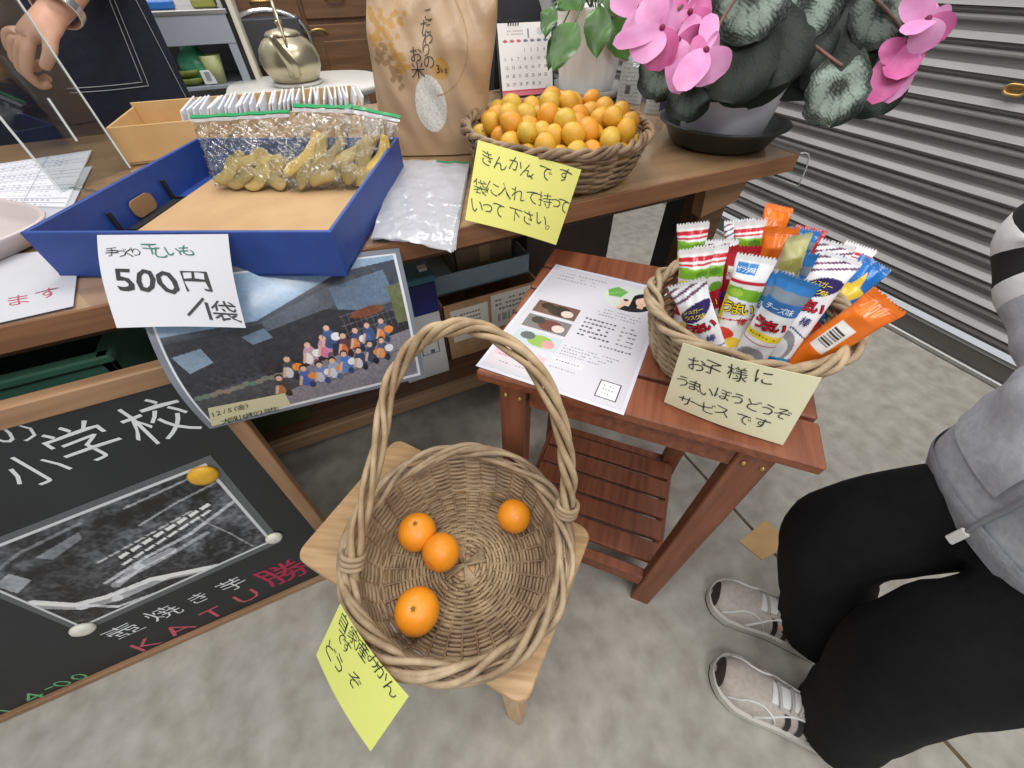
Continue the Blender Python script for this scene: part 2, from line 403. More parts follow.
# clear mat hanging over the right end of the table
M['vinyl'] = film('clear_vinyl', (250, 251, 250), 0.03, 0.12, bump=(9, 0.1))
xs = np.r_[np.linspace(-1.15, 0.968, 14), 0.985, 0.999, 1.008, 1.014, 1.018, 1.019]; zs = np.r_[np.full(14, T), T-0.001, T-0.006, T-0.015, T-0.03, T-0.05, T-0.075]
P = np.stack([np.c_[xs, np.full(len(xs), y), zs] for y in np.linspace(0.588, 1.49, 8)])
b = MB().slab(P+A(0, 0, 0.0008), A(0, 0, 1), 0.0016); o = put('table_mat', b, 'vinyl', origin=(0, 1.04, T)); tag(o, 'clear vinyl mat covering the wooden table and hanging off its right end', 'table mat')

q_ = A(1, 1, 1)
b = MB().tube(np.c_[xs[13:], np.full(len(xs)-13, .588), zs[13:]+.0008], .0016, 6); put('rim', b, mat('vinyl_rim', (206, 212, 206), .2), o)
b = MB().tube([(xs[-1], .588, zs[-1]), (xs[-1], 1.49, zs[-1])], .0014, 6); put('rim', b, M['vinyl_rim'] if 'vinyl_rim' in M else mat('vinyl_rim', (206, 212, 206), .2), o)
# ------------------------------------------------------------------ things on the shelf under the table
def carton(mb, x0, x1, y0, y1, z0, z1, t=0.006, flap=None, floor=True, m=0):
    mb.box(((x0+x1)/2, (y0+y1)/2, z0+t/2), (x1-x0, y1-y0, t), m=m)
    for y in (y0+t/2, y1-t/2): mb.box(((x0+x1)/2, y, (z0+z1)/2), (x1-x0, t, z1-z0), bev=0.001, m=m)
    for x in (x0+t/2, x1-t/2): mb.box((x, (y0+y1)/2, (z0+z1)/2), (t, y1-y0, z1-z0), bev=0.001, m=m)
M['carton'] = mat('brown_cardboard', (170, 134, 96), 0.8, noise=30, rgb2=(184, 148, 110))
S0 = 0.235
t1 = thing('carton', 'open brown cardboard carton with two white printed labels on the shelf under the table', 'box', (0.34, 1.02, S0))
b = MB(); carton(b, 0.192, 0.49, 0.865, 1.2, S0, 0.435); put('body', b, 'carton', t1)
for x0, x1, z0, z1 in ((0.213, 0.325, 0.305, 0.415), (0.335, 0.472, 0.315, 0.43)):
    lab = Sheet((x0, 0.8635, z1), (x1, 0.8635, z1), (x1, 0.8635, z0), (x0, 0.8635, z0)); b = MB(); lab.slab(b, 3, 3, 0.0005)
    cv = Canvas(90, 70, (226, 222, 214))
    for q in range(3): cv.text(.1, .18+.13*q, .7, 9, (70, 66, 64), .06)
    if x0 > .33:
        for q in range(26):
            if nr.rand() < .7: cv.rect(.14+q*.025, .58, .14+q*.025+nr.uniform(.006, .018), .82, (40, 38, 38))
    cv.lay(b, lab, 0.0004); put('label', b, 'print', t1)
M['paleblue'] = mat('pale_blue_card', (150, 172, 186), 0.7, noise=20, rgb2=(158, 180, 194))
b = MB(); carton(b, 0.186, 0.478, 0.905, 1.15, 0.444, 0.503, 0.004); o = put('tray', b, 'paleblue', origin=(0.33, 1.02, 0.444))
tag(o, 'shallow pale blue card tray resting on the brown carton under the table', 'box')
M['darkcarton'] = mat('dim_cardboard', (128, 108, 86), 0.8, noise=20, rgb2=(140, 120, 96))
b = MB(); carton(b, 0.27, 0.445, 0.95, 1.12, 0.45, 0.63, 0.005); b.box((0.357, 1.035, 0.628), (0.173, 0.168, 0.004))
b.box((0.357, 0.9485, 0.56), (0.03, 0.002, 0.14), m=1)
o = put('small_carton', b, ['darkcarton', mat('packing_tape', (176, 150, 110), 0.4)], origin=(0.357, 1.03, 0.45)); tag(o, 'closed small brown carton standing in the pale blue tray', 'box')
M['whitecard'] = mat('white_card', (214, 216, 216), 0.7)
b = MB().box((0.115, 0.93, 0.345), (0.125, 0.2, 0.22), bev=0.002); b.box((0.135, 0.8293, 0.36), (0.05, 0.001, 0.08), m=1).box((0.135, 0.8288, 0.36), (0.044, 0.001, 0.074), m=0).box((0.14, 0.8283, 0.33), (0.012, 0.001, 0.012), m=1)
o = put('white_carton', b, ['whitecard', mat('grey_print', (92, 104, 116), 0.7)], origin=(0.115, 0.93, S0)); tag(o, 'white carton with a printed outline under the navy box beside the brown carton', 'box')
M['navy'] = mat('navy_card', (34, 40, 112), 0.45); M['teal'] = mat('teal_card', (66, 130, 150), 0.45)
b = MB().box((0.12, 0.91, 0.5), (0.118, 0.17, 0.09), bev=0.003, m=0).box((0.12, 0.91, 0.553), (0.124, 0.176, 0.018), bev=0.003, m=1)
b.box((0.16, 0.86, 0.565), (0.02, 0.02, 0.006), m=2)
o = put('navy_box', b, ['navy', 'teal', 'white'], origin=(0.12, 0.91, 0.455)); tag(o, 'small navy box with a teal lid on the white carton under the table', 'box')
M['green'] = mat('green_plastic', (66, 112, 92), 0.5, noise=8, rgb2=(74, 122, 102)); M['olive'] = mat('olive_card', (66, 76, 44), 0.7, noise=8, rgb2=(78, 88, 52))
b = MB(); carton(b, -1.0, -0.375, 0.655, 1.10, S0, 0.668, 0.012)
for y in (0.653, 1.102): b.box((-0.687, y, 0.664), (0.645, 0.02, 0.014), bev=0.003)
for x in (-1.002, -0.373): b.box((x, 0.877, 0.664), (0.02, 0.469, 0.014), bev=0.003)
o = put('crate', b, 'green', origin=(-0.69, 0.88, S0)); tag(o, 'dark green plastic crate under the left end of the table', 'crate')
b = MB().box((-0.28, 0.99, 0.42), (0.13, 0.34, 0.37), bev=0.003); b.box((-0.28, 0.99, 0.607), (0.136, 0.346, 0.012), bev=0.002)
o = put('olive_box', b, 'olive', origin=(-0.28, 0.99, S0)); tag(o, 'tall olive green box standing beside the green crate under the table', 'box')
M['umber'] = mat('dark_panel', (74, 64, 54), 0.7, noise=7, rgb2=(84, 73, 62))
b = MB().box((0.665, 1.13, 0.41), (0.31, 0.28, 0.35), bev=0.003).box((0.665, 0.9885, 0.41), (0.31, 0.004, 0.34), bev=0.001).box((0.665, 1.13, 0.588), (0.316, 0.286, 0.012), bev=0.002)
o = put('dark_box', b, 'umber', origin=(0.665, 1.13, S0)); tag(o, 'large dark brown box on the right end of the shelf under the table', 'box')
# black metal stand behind the table's right leg
M['blackmetal'] = mat('black_metal', (40, 40, 42), 0.45, metal=0.3, noise=20, rgb2=(48, 48, 50))
tt = thing('metal_cabinet', 'black metal box with small screws standing behind the right leg of the table', 'cabinet', (1.16, 0.98, 0))
put('body', MB().box((1.145, 0.98, 0.275), (0.10, 0.14, 0.55), bev=0.004), 'blackmetal', tt)
for x, z in ((1.125, 0.33), (1.168, 0.3), (1.122, 0.22), (1.165, 0.19)): put('screw', MB().ball((x, 0.908, z), (0.004, 0.003, 0.004), 8), 'alu', tt)

# ================================================================== CHALKBOARD
B0 = A(-0.226, 0.489, 0.0); BX = A(1, 0, 0); BY = unit(A(0, 0.046, 0.712)); BN = np.cross(BX, BY)   # right bottom corner, right, up the board, towards us
BW, BH, FR = 0.93, 0.703, 0.03
def bd(x, y, lift=0.0):      # x leftwards negative from the right edge, y up
    x, y, lift = np.broadcast_arrays(np.asarray(x, float), y, lift)
    return B0+x[..., None]*BX+y[..., None]*BY+(lift[..., None]+0.0)*BN
def bd_px(px):
    P = onplane(px, B0, BN)-B0; return P@BX, P@BY
M['frame_wood'] = mat('frame_wood', (140, 106, 76), 0.5, noise=5, rgb2=(164, 128, 96), stretch=(1, 10, 10))
M['frame_wood2'] = mat('frame_wood_upright', (140, 106, 76), 0.5, noise=5, rgb2=(164, 128, 96), stretch=(10, 10, 1))
M['slate'] = mat('chalkboard_black', (30, 33, 36), 0.5, noise=3, rgb2=(42, 46, 50))
ch = thing('chalkboard', 'wood framed black chalkboard with white, pink and green writing leaning on the table', 'chalkboard', (-0.69, 0.49, 0))
R3 = np.stack([BX, BY, BN], 1)
put('panel', MB().box(bd(-BW/2, BH/2, -0.014), (BW-0.02, BH-0.02, 0.01), R3), 'slate', ch)
for yy, hh in ((.009, .018), (BH-FR/2, FR)): put('rail', MB().box(bd(-BW/2, yy, -0.011), (BW, hh, 0.022), R3, 0.002), 'frame_wood', ch)
for xx in (-.012, -BW+.012): put('stile', MB().box(bd(xx, (BH-FR+.018)/2, -0.0109), (.024, BH-FR-.018, 0.022), R3, 0.002), 'frame_wood2', ch)
def bs(x, y, lift=0.0): return bd(x, -np.asarray(y, float), np.asarray(lift, float)-0.0089)
def chalk(chars, m, size, off=-0.006, **k):
    for c, px, sc in chars:
        b = MB(); x, y = bd_px(px); char(b, bs, c, x, -y, size*sc, k.get('ang', 0), off=off, lift=0.0005, wob=.06, shear=-.08, sx=k.get('sx', 1))
        put('chalk_character', b, m, ch)
M['chalk_w'] = mat('white_chalk', (222, 226, 228), 0.9); M['chalk_p'] = mat('pink_chalk', (196, 92, 110), 0.9); M['chalk_r'] = mat('crimson_chalk', (176, 48, 80), 0.9); M['chalk_g'] = mat('green_chalk', (110, 176, 122), 0.9)
chalk([('の', (8, 438), .62), ('小', (33, 475), .85), ('学', (84, 447), 1.0), ('校', (157, 425), 1.1)], 'chalk_w', 0.078)
chalk([('壺', (122, 635), 1), ('焼', (162, 617), 1), ('き', (198, 602), .8), ('芋', (232, 588), .95)], 'chalk_w', 0.056)
chalk([('K', (146, 648), 1), ('A', (177, 633), 1), ('T', (213, 617), 1), ('U', (247, 600), 1)], 'chalk_p', 0.068, sx=1.1)
chalk([('勝', (283, 576), 1)], 'chalk_r', 0.098, off=0.004)
chalk([('1', (6, 716), .8), ('4', (31, 702), 1), ('-', (47, 693), .9), ('0', (61, 688), .75), ('0', (78, 681), .75)], 'chalk_g', 0.062)
# aerial photograph under laminate, held by magnets
q = [bd_px(p) for p in ((210, 459), (282, 545), (80, 637))]
w_ = q[1]; TRx, TRy = q[0]; BRx, BRy = q[1]; BLx, BLy = q[2]
TLx, TLy = TRx+BLx-BRx, TRy+BLy-BRy
def bp(x, y, l): return bd(x, y, l-0.009)
la = Sheet(bp(TLx, TLy, .0006), bp(TRx, TRy, .0006), bp(BRx, BRy, .0006), bp(BLx, BLy, .0006))
b = MB(); la.slab(b, 4, 4, 0.0005, m=1)
cv = Canvas(230, 170, (58, 60, 64)); cv.mottle(60, 34); cv.mottle(50, 14); cv.mottle(40, 5)
cv.poly([(0, .95), (.05, .45), (.22, .30), (.30, .5), (.62, .62), (.7, .95), (.4, 1), (0, 1)], (46, 46, 50), .6)
cv.line([(0.02, .55), (.10, .74), (.22, .80), (.42, .82), (.62, .95), (.7, 1)], .035, (206, 208, 212), .9)
cv.line([(.13, .80), (.2, .95), (.42, 1)], .02, (190, 192, 196), .8); cv.line([(.28, .66), (.5, .58), (.72, .54), (1, .40)], .02, (178, 180, 184), .8)
cv.line([(.32, .70), (.55, .66), (.78, .60)], .025, (150, 152, 158), .8); cv.line([(.62, .1), (.98, .06)], .012, (168, 170, 174), .7); cv.line([(.6, .28), (.78, .22), (1, .18)], .012, (160, 162, 166), .7)
cv.line([(.05, .2), (.2, .12), (.45, .08)], .015, (140, 142, 146), .6); cv.line([(.8, .42), (.86, .7), (.9, .95)], .01, (150, 150, 154), .7)
for k in range(8):
    x = .42+.06*k; cv.poly([(x, .47-.018*k), (x+.045, .455-.018*k), (x+.05, .48-.018*k), (x+.004, .5-.018*k)], (222, 222, 224))
    cv.poly([(x-.02, .55-.02*k), (x+.03, .53-.02*k), (x+.034, .55-.02*k), (x-.015, .57-.02*k)], (200, 200, 204), .9)
    cv.poly([(x-.08, .44-.014*k), (x-.03, .43-.014*k), (x-.028, .445-.014*k), (x-.076, .455-.014*k)], (176, 176, 180), .8)
cv.mottle(46, 3); cv.line([(.02, .60), (.11, .79), (.24, .86), (.46, .86), (.64, .97)], .05, (214, 216, 220), .55); cv.line([(.30, .72), (.44, .64), (.60, .62)], .045, (214, 216, 220), .5); cv.poly([(.02, .28), (.10, .24), (.12, .36), (.03, .42)], (190, 192, 196), .6); cv.poly([(.22, .2), (.42, .14), (.40, .2), (.25, .27)], (170, 172, 178), .5); cv.a = np.clip((cv.a-60)*1.35+62, 20, 240)
for e in ((0, 0, 1, .022), (0, .975, 1, 1), (0, 0, .014, 1), (.984, 0, 1, 1)): cv.rect(*e, (214, 216, 220))
cv.lay(b, la, 0.0002, .025, .04, .965, .95)
M['lam_edge'] = mat('laminate_rim', (92, 96, 100), 0.25)
o = put('aerial_photo', b, ['print_gloss', 'lam_edge'], origin=la(la.w/2, la.h, 0)); tag(o, 'laminated black and white aerial photograph held by magnets on the chalkboard', 'photograph')
for nm, px, c, r in (('yellow round magnet at the top right corner of the aerial photograph', (203, 478), (226, 172, 44), .021), ('white round magnet at the bottom right corner of the aerial photograph', (274, 540), (226, 226, 214), .0155), ('white round magnet at the lower left corner of the aerial photograph', (82, 632), (228, 228, 216), .0185)):
    x, y = bd_px(px); b = MB(); b.lathe([(0, -.0005), (r, -.0005), (r*1.02, .003), (r*.86, .007), (r*.5, .0092), (0, .0098)], 32)
    b.V = [v@R3.T for v in b.V]; b.V = [v+bd(x, y, -0.0068) for v in b.V]
    o = put('magnet', b, mat('magnet_plastic', c, 0.35, noise=90, rgb2=tuple(np.array(c)*.93)), origin=bd(x, y, -0.007)); tag(o, nm, 'magnet')

# ================================================================== STOOL
M['stool'] = mat('stool_wood', (186, 148, 106), 0.42, noise=7, rgb2=(212, 176, 132), stretch=(1.2, 16, 16), rotz=0.55)
M['stool_leg'] = mat('stool_leg_wood', (196, 160, 118), 0.5, noise=7, rgb2=(214, 180, 138), stretch=(14, 14, 1.5))
sc = [Z(p, .415) for p in ((294, 556), (395, 438), (598, 536), (519, 699))]
sctr = sum(sc)/4; ex = unit(sc[2]-sc[1]+sc[3]-sc[0]); ey = np.cross([0, 0, 1], ex); SW, SD = .415, .258
st = thing('stool', 'low light oak stool with a rectangular seat under the handled basket', 'stool', (sctr[0], sctr[1], 0))
RS = np.stack([ex, ey, [0, 0, 1]], 1)
b = MB()
a = np.linspace(0, 2*math.pi, 48, endpoint=False)
def rrect(w, d, r, n=6):
    out = []
    for cx, cy, a0 in ((w/2-r, d/2-r, 0), (-w/2+r, d/2-r, 90), (-w/2+r, -d/2+r, 180), (w/2-r, -d/2+r, 270)):
        for k in range(n+1): t = math.radians(a0+90*k/n); out.append((cx+r*math.cos(t), cy+r*math.sin(t)))
    return out
pr_ = [(1-.006, -.028), (1, -.024), (1, -.003), (.992, 0)]
o4 = rrect(SW, SD, .02); V = []
for f, z in pr_: V += [(x*f, y*f, z) for x, y in o4]
n4 = len(o4); F = [tuple(range(n4))[::-1], tuple(range(3*n4, 4*n4))]+[(i*n4+k, i*n4+(k+1) % n4, (i+1)*n4+(k+1) % n4, (i+1)*n4+k) for i in range(3) for k in range(n4)]
b.add(np.array(V)@RS.T+A(sctr[0], sctr[1], .415), F, 0, False); put('seat', b, 'stool', st)
for sx_ in (-1, 1):
    for sy_ in (-1, 1):
        top = sctr*A(1, 1, 0)+ex*(SW/2-.035)*sx_+ey*(SD/2-.03)*sy_+A(0, 0, .388); bot = sctr*A(1, 1, 0)+ex*(SW/2-.016)*sx_+ey*(SD/2-.012)*sy_
        put('leg', MB().bar(bot, top, .036, .03, up=ex, bev=.003), 'stool_leg', st)
for sy_ in (-1, 1): put('seat_rail', MB().bar(sctr*A(1, 1, 0)+ey*(SD/2-.035)*sy_-ex*.165+A(0, 0, .362), sctr*A(1, 1, 0)+ey*(SD/2-.035)*sy_+ex*.165+A(0, 0, .362), .02, .045, bev=.002), 'stool', st)

# ================================================================== BENCH TABLE
M['cedar'] = mat('bench_cedar', (118, 64, 42), 0.5, noise=6, rgb2=(146, 86, 58), stretch=(1, 14, 14), rotz=-0.8135)
M['cedar_leg'] = mat('bench_cedar_upright', (118, 66, 44), 0.5, noise=6, rgb2=(142, 86, 60), stretch=(12, 12, 1))
HB = 0.673
fl, fr, bl = A(.122, .365, 0), A(.41, .061, 0), A(.40, .609, 0)
bx = unit(fr-fl); by = np.cross([0, 0, 1], bx); LB, DB = .435, .375
org = fl-bx*.01
def bn(x, y, z): return org+bx*x+by*y+A(0, 0, z)
RB = np.stack([bx, by, [0, 0, 1]], 1)
bt = thing('side_table', 'reddish brown slatted wooden side table with a slatted lower shelf', 'table', tuple(bn(LB/2, DB/2, 0)))
slw = (DB-4*.007)/5
for i in range(5):
    put('top_slat', MB().box(bn(LB/2, slw/2+i*(slw+.007), HB-.009), (LB, slw, .018), RB, .003), 'cedar', bt)
for x, s in ((.05, 1), (LB-.06, -1)):
    for y in (.027, DB-.027):
        put('leg', MB().box(bn(x, y, (HB-.018)/2), (.042, .03, HB-.0185), RB, .002), 'cedar_leg', bt)
for y in (.027, DB-.027): put('apron', MB().box(bn(LB/2-.003, y, HB-.018-.024), (LB-.155, .022, .046), RB, .002), 'cedar', bt)
for x in (.05, LB-.06): put('side_apron', MB().box(bn(x, DB/2, HB-.018-.024), (.02, DB-.087, .046), RB, .002), 'cedar', bt)
for y in (.027, DB-.027): put('shelf_rail', MB().box(bn(LB/2-.003, y, .115), (LB-.155, .022, .046), RB, .002), 'cedar', bt)
for i in range(5): put('shelf_slat', MB().box(bn(LB/2-.003, .075+i*.056, .146), (LB-.11, .048, .014), RB, .002), 'cedar', bt)
for x in (.05, LB-.06): put('shelf_bearer', MB().box(bn(x, DB/2, .127), (.02, DB-.087, .024), RB, .002), 'cedar', bt)
for x in (.04, .062, LB-.07, LB-.048): put('screw_head', MB().ball(bn(x, .0118, HB-.046), (.004, .004, .004), 8), 'brass', bt)

# ================================================================== WICKER
def wicker(nm, c1, c2, rough=0.62):
    return mat(nm, c1, rough, noise=28, rgb2=c2, bump=(240, 0.35), ramp=(0.32, 0.68))
M['cane'] = wicker('grey_brown_willow', (130, 108, 82), (182, 158, 126))
M['cane_rim'] = wicker('pale_willow', (134, 112, 86), (184, 162, 132))
M['cane_dark'] = wicker('dark_willow', (108, 84, 62), (164, 138, 108))
M['cane_handle'] = wicker('handle_willow', (150, 124, 92), (194, 170, 136))
def wavy(c, rx, ry, z, n, ph, amp, rad, N=150, vert=False, rot=0.0, jit=0.0, gap=0):
    t = np.linspace(0, 2*math.pi, N, endpoint=False); a = amp*np.sign(np.sin(n*t/2+ph))*np.abs(np.sin(n*t/2+ph))**.7
    d = jit*(np.sin(3*t+ph*2.3)+.6*np.sin(7*t+ph*1.1))
    dr = 0*t if vert else a
    x = (rx+dr+d*.5)*np.cos(t); y = (ry+dr+d*.5)*np.sin(t)
    cr, sr = math.cos(rot), math.sin(rot)
    return np.stack([c[0]+x*cr-y*sr, c[1]+x*sr+y*cr, z+(a if vert else 0)+d], 1)
def basket(root, c, z0, prof, ns, rw, rs, rim_r, rim_n, mats, ex=1.0, ey=1.0, rot=0.0, base_n=12, rim_strand=None, waves=9):
    """prof: wall rings from the base up as (radius, height); weavers pass in and out of ns stakes"""
    rb = prof[0][0]; b = MB()
    for j in range(base_n):
        r = rb*(.14+.86*(j+.5)/base_n); n = ns if r > rb*.5 else ns//2
        b.tube(wavy(c, r*ex, r*ey, z0+rw, n, (j % 2)*math.pi, rw*.8, rw, 120, True, rot, .0005), rw*rng.uniform(.85, 1.1), 6, True)
    for k in range(4):
        for s in (0, 1):
            o = (k-1.5)*rw*1.9; L = rb*.26
            p0, p1 = (A(-L, o, 0), A(L, o, 0)) if s else (A(o, -L, 0), A(o, L, 0))
            b.tube([A(c[0], c[1], z0+rw*(1.6+.7*s))+p0, A(c[0], c[1], z0+rw*(2.0+.7*s)), A(c[0], c[1], z0+rw*(1.6+.7*s))+p1], rw, 6)
    put('woven_base', b, mats[0], root)
    b = MB(); np_ = len(prof); nw = int(sum(math.hypot(prof[i+1][0]-prof[i][0], prof[i+1][1]-prof[i][1]) for i in range(np_-1))/(rw*1.75))
    s = np.r_[0, np.cumsum([math.hypot(prof[i+1][0]-prof[i][0], prof[i+1][1]-prof[i][1]) for i in range(np_-1)])]
    for j in range(nw):
        q = s[-1]*(j+.5)/nw; r = np.interp(q, s, [p[0] for p in prof]); z = np.interp(q, s, [p[1] for p in prof])
        b.tube(wavy(c, r*ex, r*ey, z0+z, ns, (j % 2)*math.pi, rs*1.0, rw, 5*ns, False, rot, .0011), rw*rng.uniform(.8, 1.15), 6, True)
    put('woven_wall', b, mats[0], root)
    b = MB()
    cr, sr = math.cos(rot), math.sin(rot)
    for k in range(ns):
        t = 2*math.pi*k/ns; P = []
        for r, z in [(rb*.2, rw*1.0), (rb*.6, rw)]+[(r-.0005, z) for r, z in prof]:
            x, y = r*ex*math.cos(t), r*ey*math.sin(t); P.append((c[0]+x*cr-y*sr, c[1]+x*sr+y*cr, z0+z))
        b.tube(P, rs, 6)
    put('stakes', b, mats[1], root)
    b = MB(); t = np.linspace(0, 2*math.pi, 220, endpoint=False); R_, Zt = prof[-1]
    for k in range(rim_n):
        ph = waves*t+k*2*math.pi/rim_n+.55*np.sin(2*t+k*2.1)+.35*np.sin(5*t+k*1.3); ra = rim_r*(1+.16*np.sin(5*t+k)+.12*np.sin(3*t+k*2.7))
        r = R_+ra*np.cos(ph); z = z0+Zt+ra*.9*np.sin(ph)+.0015*np.sin(4*t+k*2)
        x, y = (r+(ex-1)*R_)*np.cos(t), (r+(ey-1)*R_)*np.sin(t)
        b.tube(np.stack([c[0]+x*cr-y*sr, c[1]+x*sr+y*cr, z], 1), (rim_strand or rim_r*.55)*(1+.1*np.sin(9*t+k*1.3)), 8, True)
    put('rim_braid', b, mats[2], root)
def spline(P, n):
    P = np.asarray(P, float); Q = np.concatenate([[2*P[0]-P[1]], P, [2*P[-1]-P[-2]]]); out = []
    for i in range(1, len(Q)-2):
        for t in np.linspace(0, 1, n, endpoint=False):
            out.append(.5*(2*Q[i]+(Q[i+1]-Q[i-1])*t+(2*Q[i-1]-5*Q[i]+4*Q[i+1]-Q[i+2])*t*t+(3*Q[i]-Q[i-1]-3*Q[i+1]+Q[i+2])*t**3))
    return np.array(out+[P[-1]])
# handled basket on the stool
SB = (.017, .223); ZS = .4165
hb = thing('handled_basket', 'large round wicker basket with a tall twisted handle on the oak stool', 'basket', (SB[0], SB[1], ZS))
basket(hb, SB, ZS, [(.124, .006), (.134, .016), (.141, .04), (.146, .07), (.150, .094)], 32, .0028, .0022, .0098, 6, ['cane', 'cane_dark', 'cane_rim'], base_n=20, rim_strand=.0043, waves=4)
hp = [((349, 590), .49), ((352, 560), .53), ((366, 500), .58), ((381, 440), .635), ((388, 396), .675), ((405, 360), .71), ((434, 334), .745), ((472, 327), .76), ((506, 341), .755), ((537, 369), .735), ((557, 408), .69), ((567, 448), .635), ((570, 482), .58), ((567, 508), .535), ((560, 525), .495)]
hc = spline([Z(p, z) for p, z in hp], 14); b = MB(); Tn = np.gradient(hc, axis=0); Tn /= np.linalg.norm(Tn, axis=1, keepdims=True)
nrm = unit(A(.42, -.75, .5)); U = np.cross(Tn, nrm); U /= np.linalg.norm(U, axis=1, keepdims=True); Wv = np.cross(U, Tn); sl = np.r_[0, np.cumsum(np.linalg.norm(np.diff(hc, axis=0), axis=1))]
for k in range(4):
    ph = sl*30+k*math.pi/2+.5*np.sin(sl*17); ra = .0072*(1+.3*np.sin(sl*23+k*1.7)); b.tube(hc+U*(ra*np.cos(ph))[:, None]+Wv*(ra*np.sin(ph))[:, None], .0044+.0006*np.sin(sl*40+k*2), 8)
put('handle', b, 'cane_handle', hb)
b = MB()
for i0 in (14, -15):
    b = MB()
    for k in range(3):
        t = np.linspace(0, 2*math.pi, 24, endpoint=False); p = hc[i0]+Tn[i0]*(k-1)*.007; b.tube(p+np.outer(np.cos(t), U[i0])*.014+np.outer(np.sin(t), Wv[i0])*.014, .0036, 6, True)
    put('handle_binding', b, 'cane_rim', hb)

# fruit
M['mikan'] = mat('mandarin_peel', (236, 142, 26), 0.38, noise=7, rgb2=(246, 162, 44), bump=(420, 0.5), ramp=(.4, .6), bdist=.0008)
M['calyx'] = mat('dry_calyx', (134, 110, 44), 0.8); M['kumquat'] = mat('kumquat_peel', (214, 154, 36), 0.32, noise=14, rgb2=(226, 176, 62), bump=(700, 0.4), bdist=.0006)
M['kumquat2'] = mat('yellow_kumquat_peel', (200, 158, 40), 0.32, noise=14, rgb2=(216, 178, 66), bump=(700, 0.4), bdist=.0006)
M['kumquat3'] = mat('deep_kumquat_peel', (214, 140, 30), 0.32, noise=14, rgb2=(226, 158, 46), bump=(700, 0.4), bdist=.0006)
def rotm(ax, ang):
    return np.array(Matrix.Rotation(ang, 3, Vector(ax)))
def mikan(px, r, label, tilt, flat=.88, star=True):
    c = Z(px, ZS+.008+r*flat); o = thing('mandarin', label, 'mandarin', tuple(c-A(0, 0, r*flat)), 'mandarins in the handled basket')
    R = rotm(unit(np.cross([0, 0, 1], tilt)+1e-6), math.acos(np.clip(unit(tilt)[2], -1, 1)))
    th = np.linspace(0, math.pi, 25); P = np.stack([r*np.sin(th)*(1+.02*np.sin(3*th)), -r*flat*np.cos(th)*(1-.10*np.exp(-(th-math.pi)**2/.03)-.04*np.exp(-th**2/.02))], 1)
    b = MB().lathe(P, 40); b.V = [v@R.T+c for v in b.V]; put('fruit', b, 'mikan', o)
    if star:
        b = MB(); k = np.arange(10); a = k*math.pi/5; rr = np.where(k % 2 == 0, .0042, .0022)
        b.poly(np.stack([rr*np.cos(a), rr*np.sin(a)], 1), r*flat*.89, r*flat*.89+.0022, R=R, c=c).lathe([(.0014, r*flat*.89), (.0014, r*flat*.89+.004), (0, r*flat*.89+.0042)], 8)
        b.V[-1] = b.V[-1]@R.T+c; put('calyx', b, 'calyx', o)
mikan((417, 532), .0305, 'mandarin at the left of the handled basket touching its neighbour', A(.1, .1, 1), .86)
mikan((441, 552), .0285, 'small oval mandarin pressed against another near the basket centre', A(-.9, -.5, .2), .96, False)
mikan((514, 516), .0275, 'single mandarin by itself on the right of the handled basket', A(.7, .6, .2), .96, False)
mikan((417, 611), .0315, 'largest mandarin, with a green stem star, nearest the yellow note', A(-.05, -.12, 1), .88)

# yellow note on the handled basket
M['note_y'] = mat('yellow_note_paper', (218, 214, 118), 0.75); M['note_g'] = mat('lime_note_paper', (220, 226, 122), 0.75); M['note_c'] = mat('cream_note_paper', (236, 232, 196), 0.75)
M['ink'] = mat('black_pen_ink', (44, 44, 40), 0.6)
def note(name, label, sh, m, lines, origin=None, t=0.0004):
    o = thing(name, label, 'sign', tuple(sh(sh.w/2, sh.h, 0)))
    b = MB(); sh.slab(b, 18, 14, t); put('paper', b, m, o)
    for chars, size, ang, off, mm in lines:
        b = MB(); pxline(b, sh, chars, size, ang, off=off, shear=-.1, wob=.09); put('handwriting', b, mm, o)
    return o
s1 = Sheet(Z((340, 604), .538), Z((409, 696), .525), Z((371, 751), .455), Z((316, 655), .462), lambda u, v: .004*np.sin(u*3))
note('paper_note', 'lime yellow handwritten note hanging from the handled basket on the stool', s1, 'note_g', [
    ([('自', (344, 622)), ('家', (354, 637)), ('産', (363, 650)), ('み', (374, 660)), ('か', (382, 673)), ('ん', (391, 687))], .022, -.02, -.008, 'ink'),
    ([('で', (341, 637)), ('す', (347, 647))], .020, -.02, -.008, 'ink'),
    ([('ど', (331, 651)), ('う', (339, 663)), ('ぞ', (354, 680))], .025, -.02, -.008, 'ink')])

# ------------------------------------------------------------------ kumquat basket on the table
KB = (.445, .752); ZT = .7755
kb = thing('fruit_basket', 'oval wicker basket heaped with kumquats at the front edge of the wooden table', 'basket', (KB[0], KB[1], ZT))
basket(kb, KB, ZT, [(.138, .005), (.148, .014), (.16, .04), (.167, .065), (.170, .078)], 30, .0034, .0028, .0062, 3, ['cane_dark', 'cane_dark', 'cane_dark'], ex=1.0, ey=1.06, base_n=14, rim_strand=.0042, waves=15)
protos = []
for mi, mname in enumerate(('kumquat', 'kumquat2', 'kumquat3')):
    th = np.linspace(0, math.pi, 13); P = np.stack([np.sin(th), -1.14*np.cos(th)*(1-.05*np.exp(-(th-math.pi)**2/.02))], 1)
    b = MB().lathe(P, 20).lathe([(.11, 1.07), (.09, 1.1), (0, 1.1)], 8, m=1); protos.append(b.mesh('kumquat', [mname, 'calyx']))
balls = []
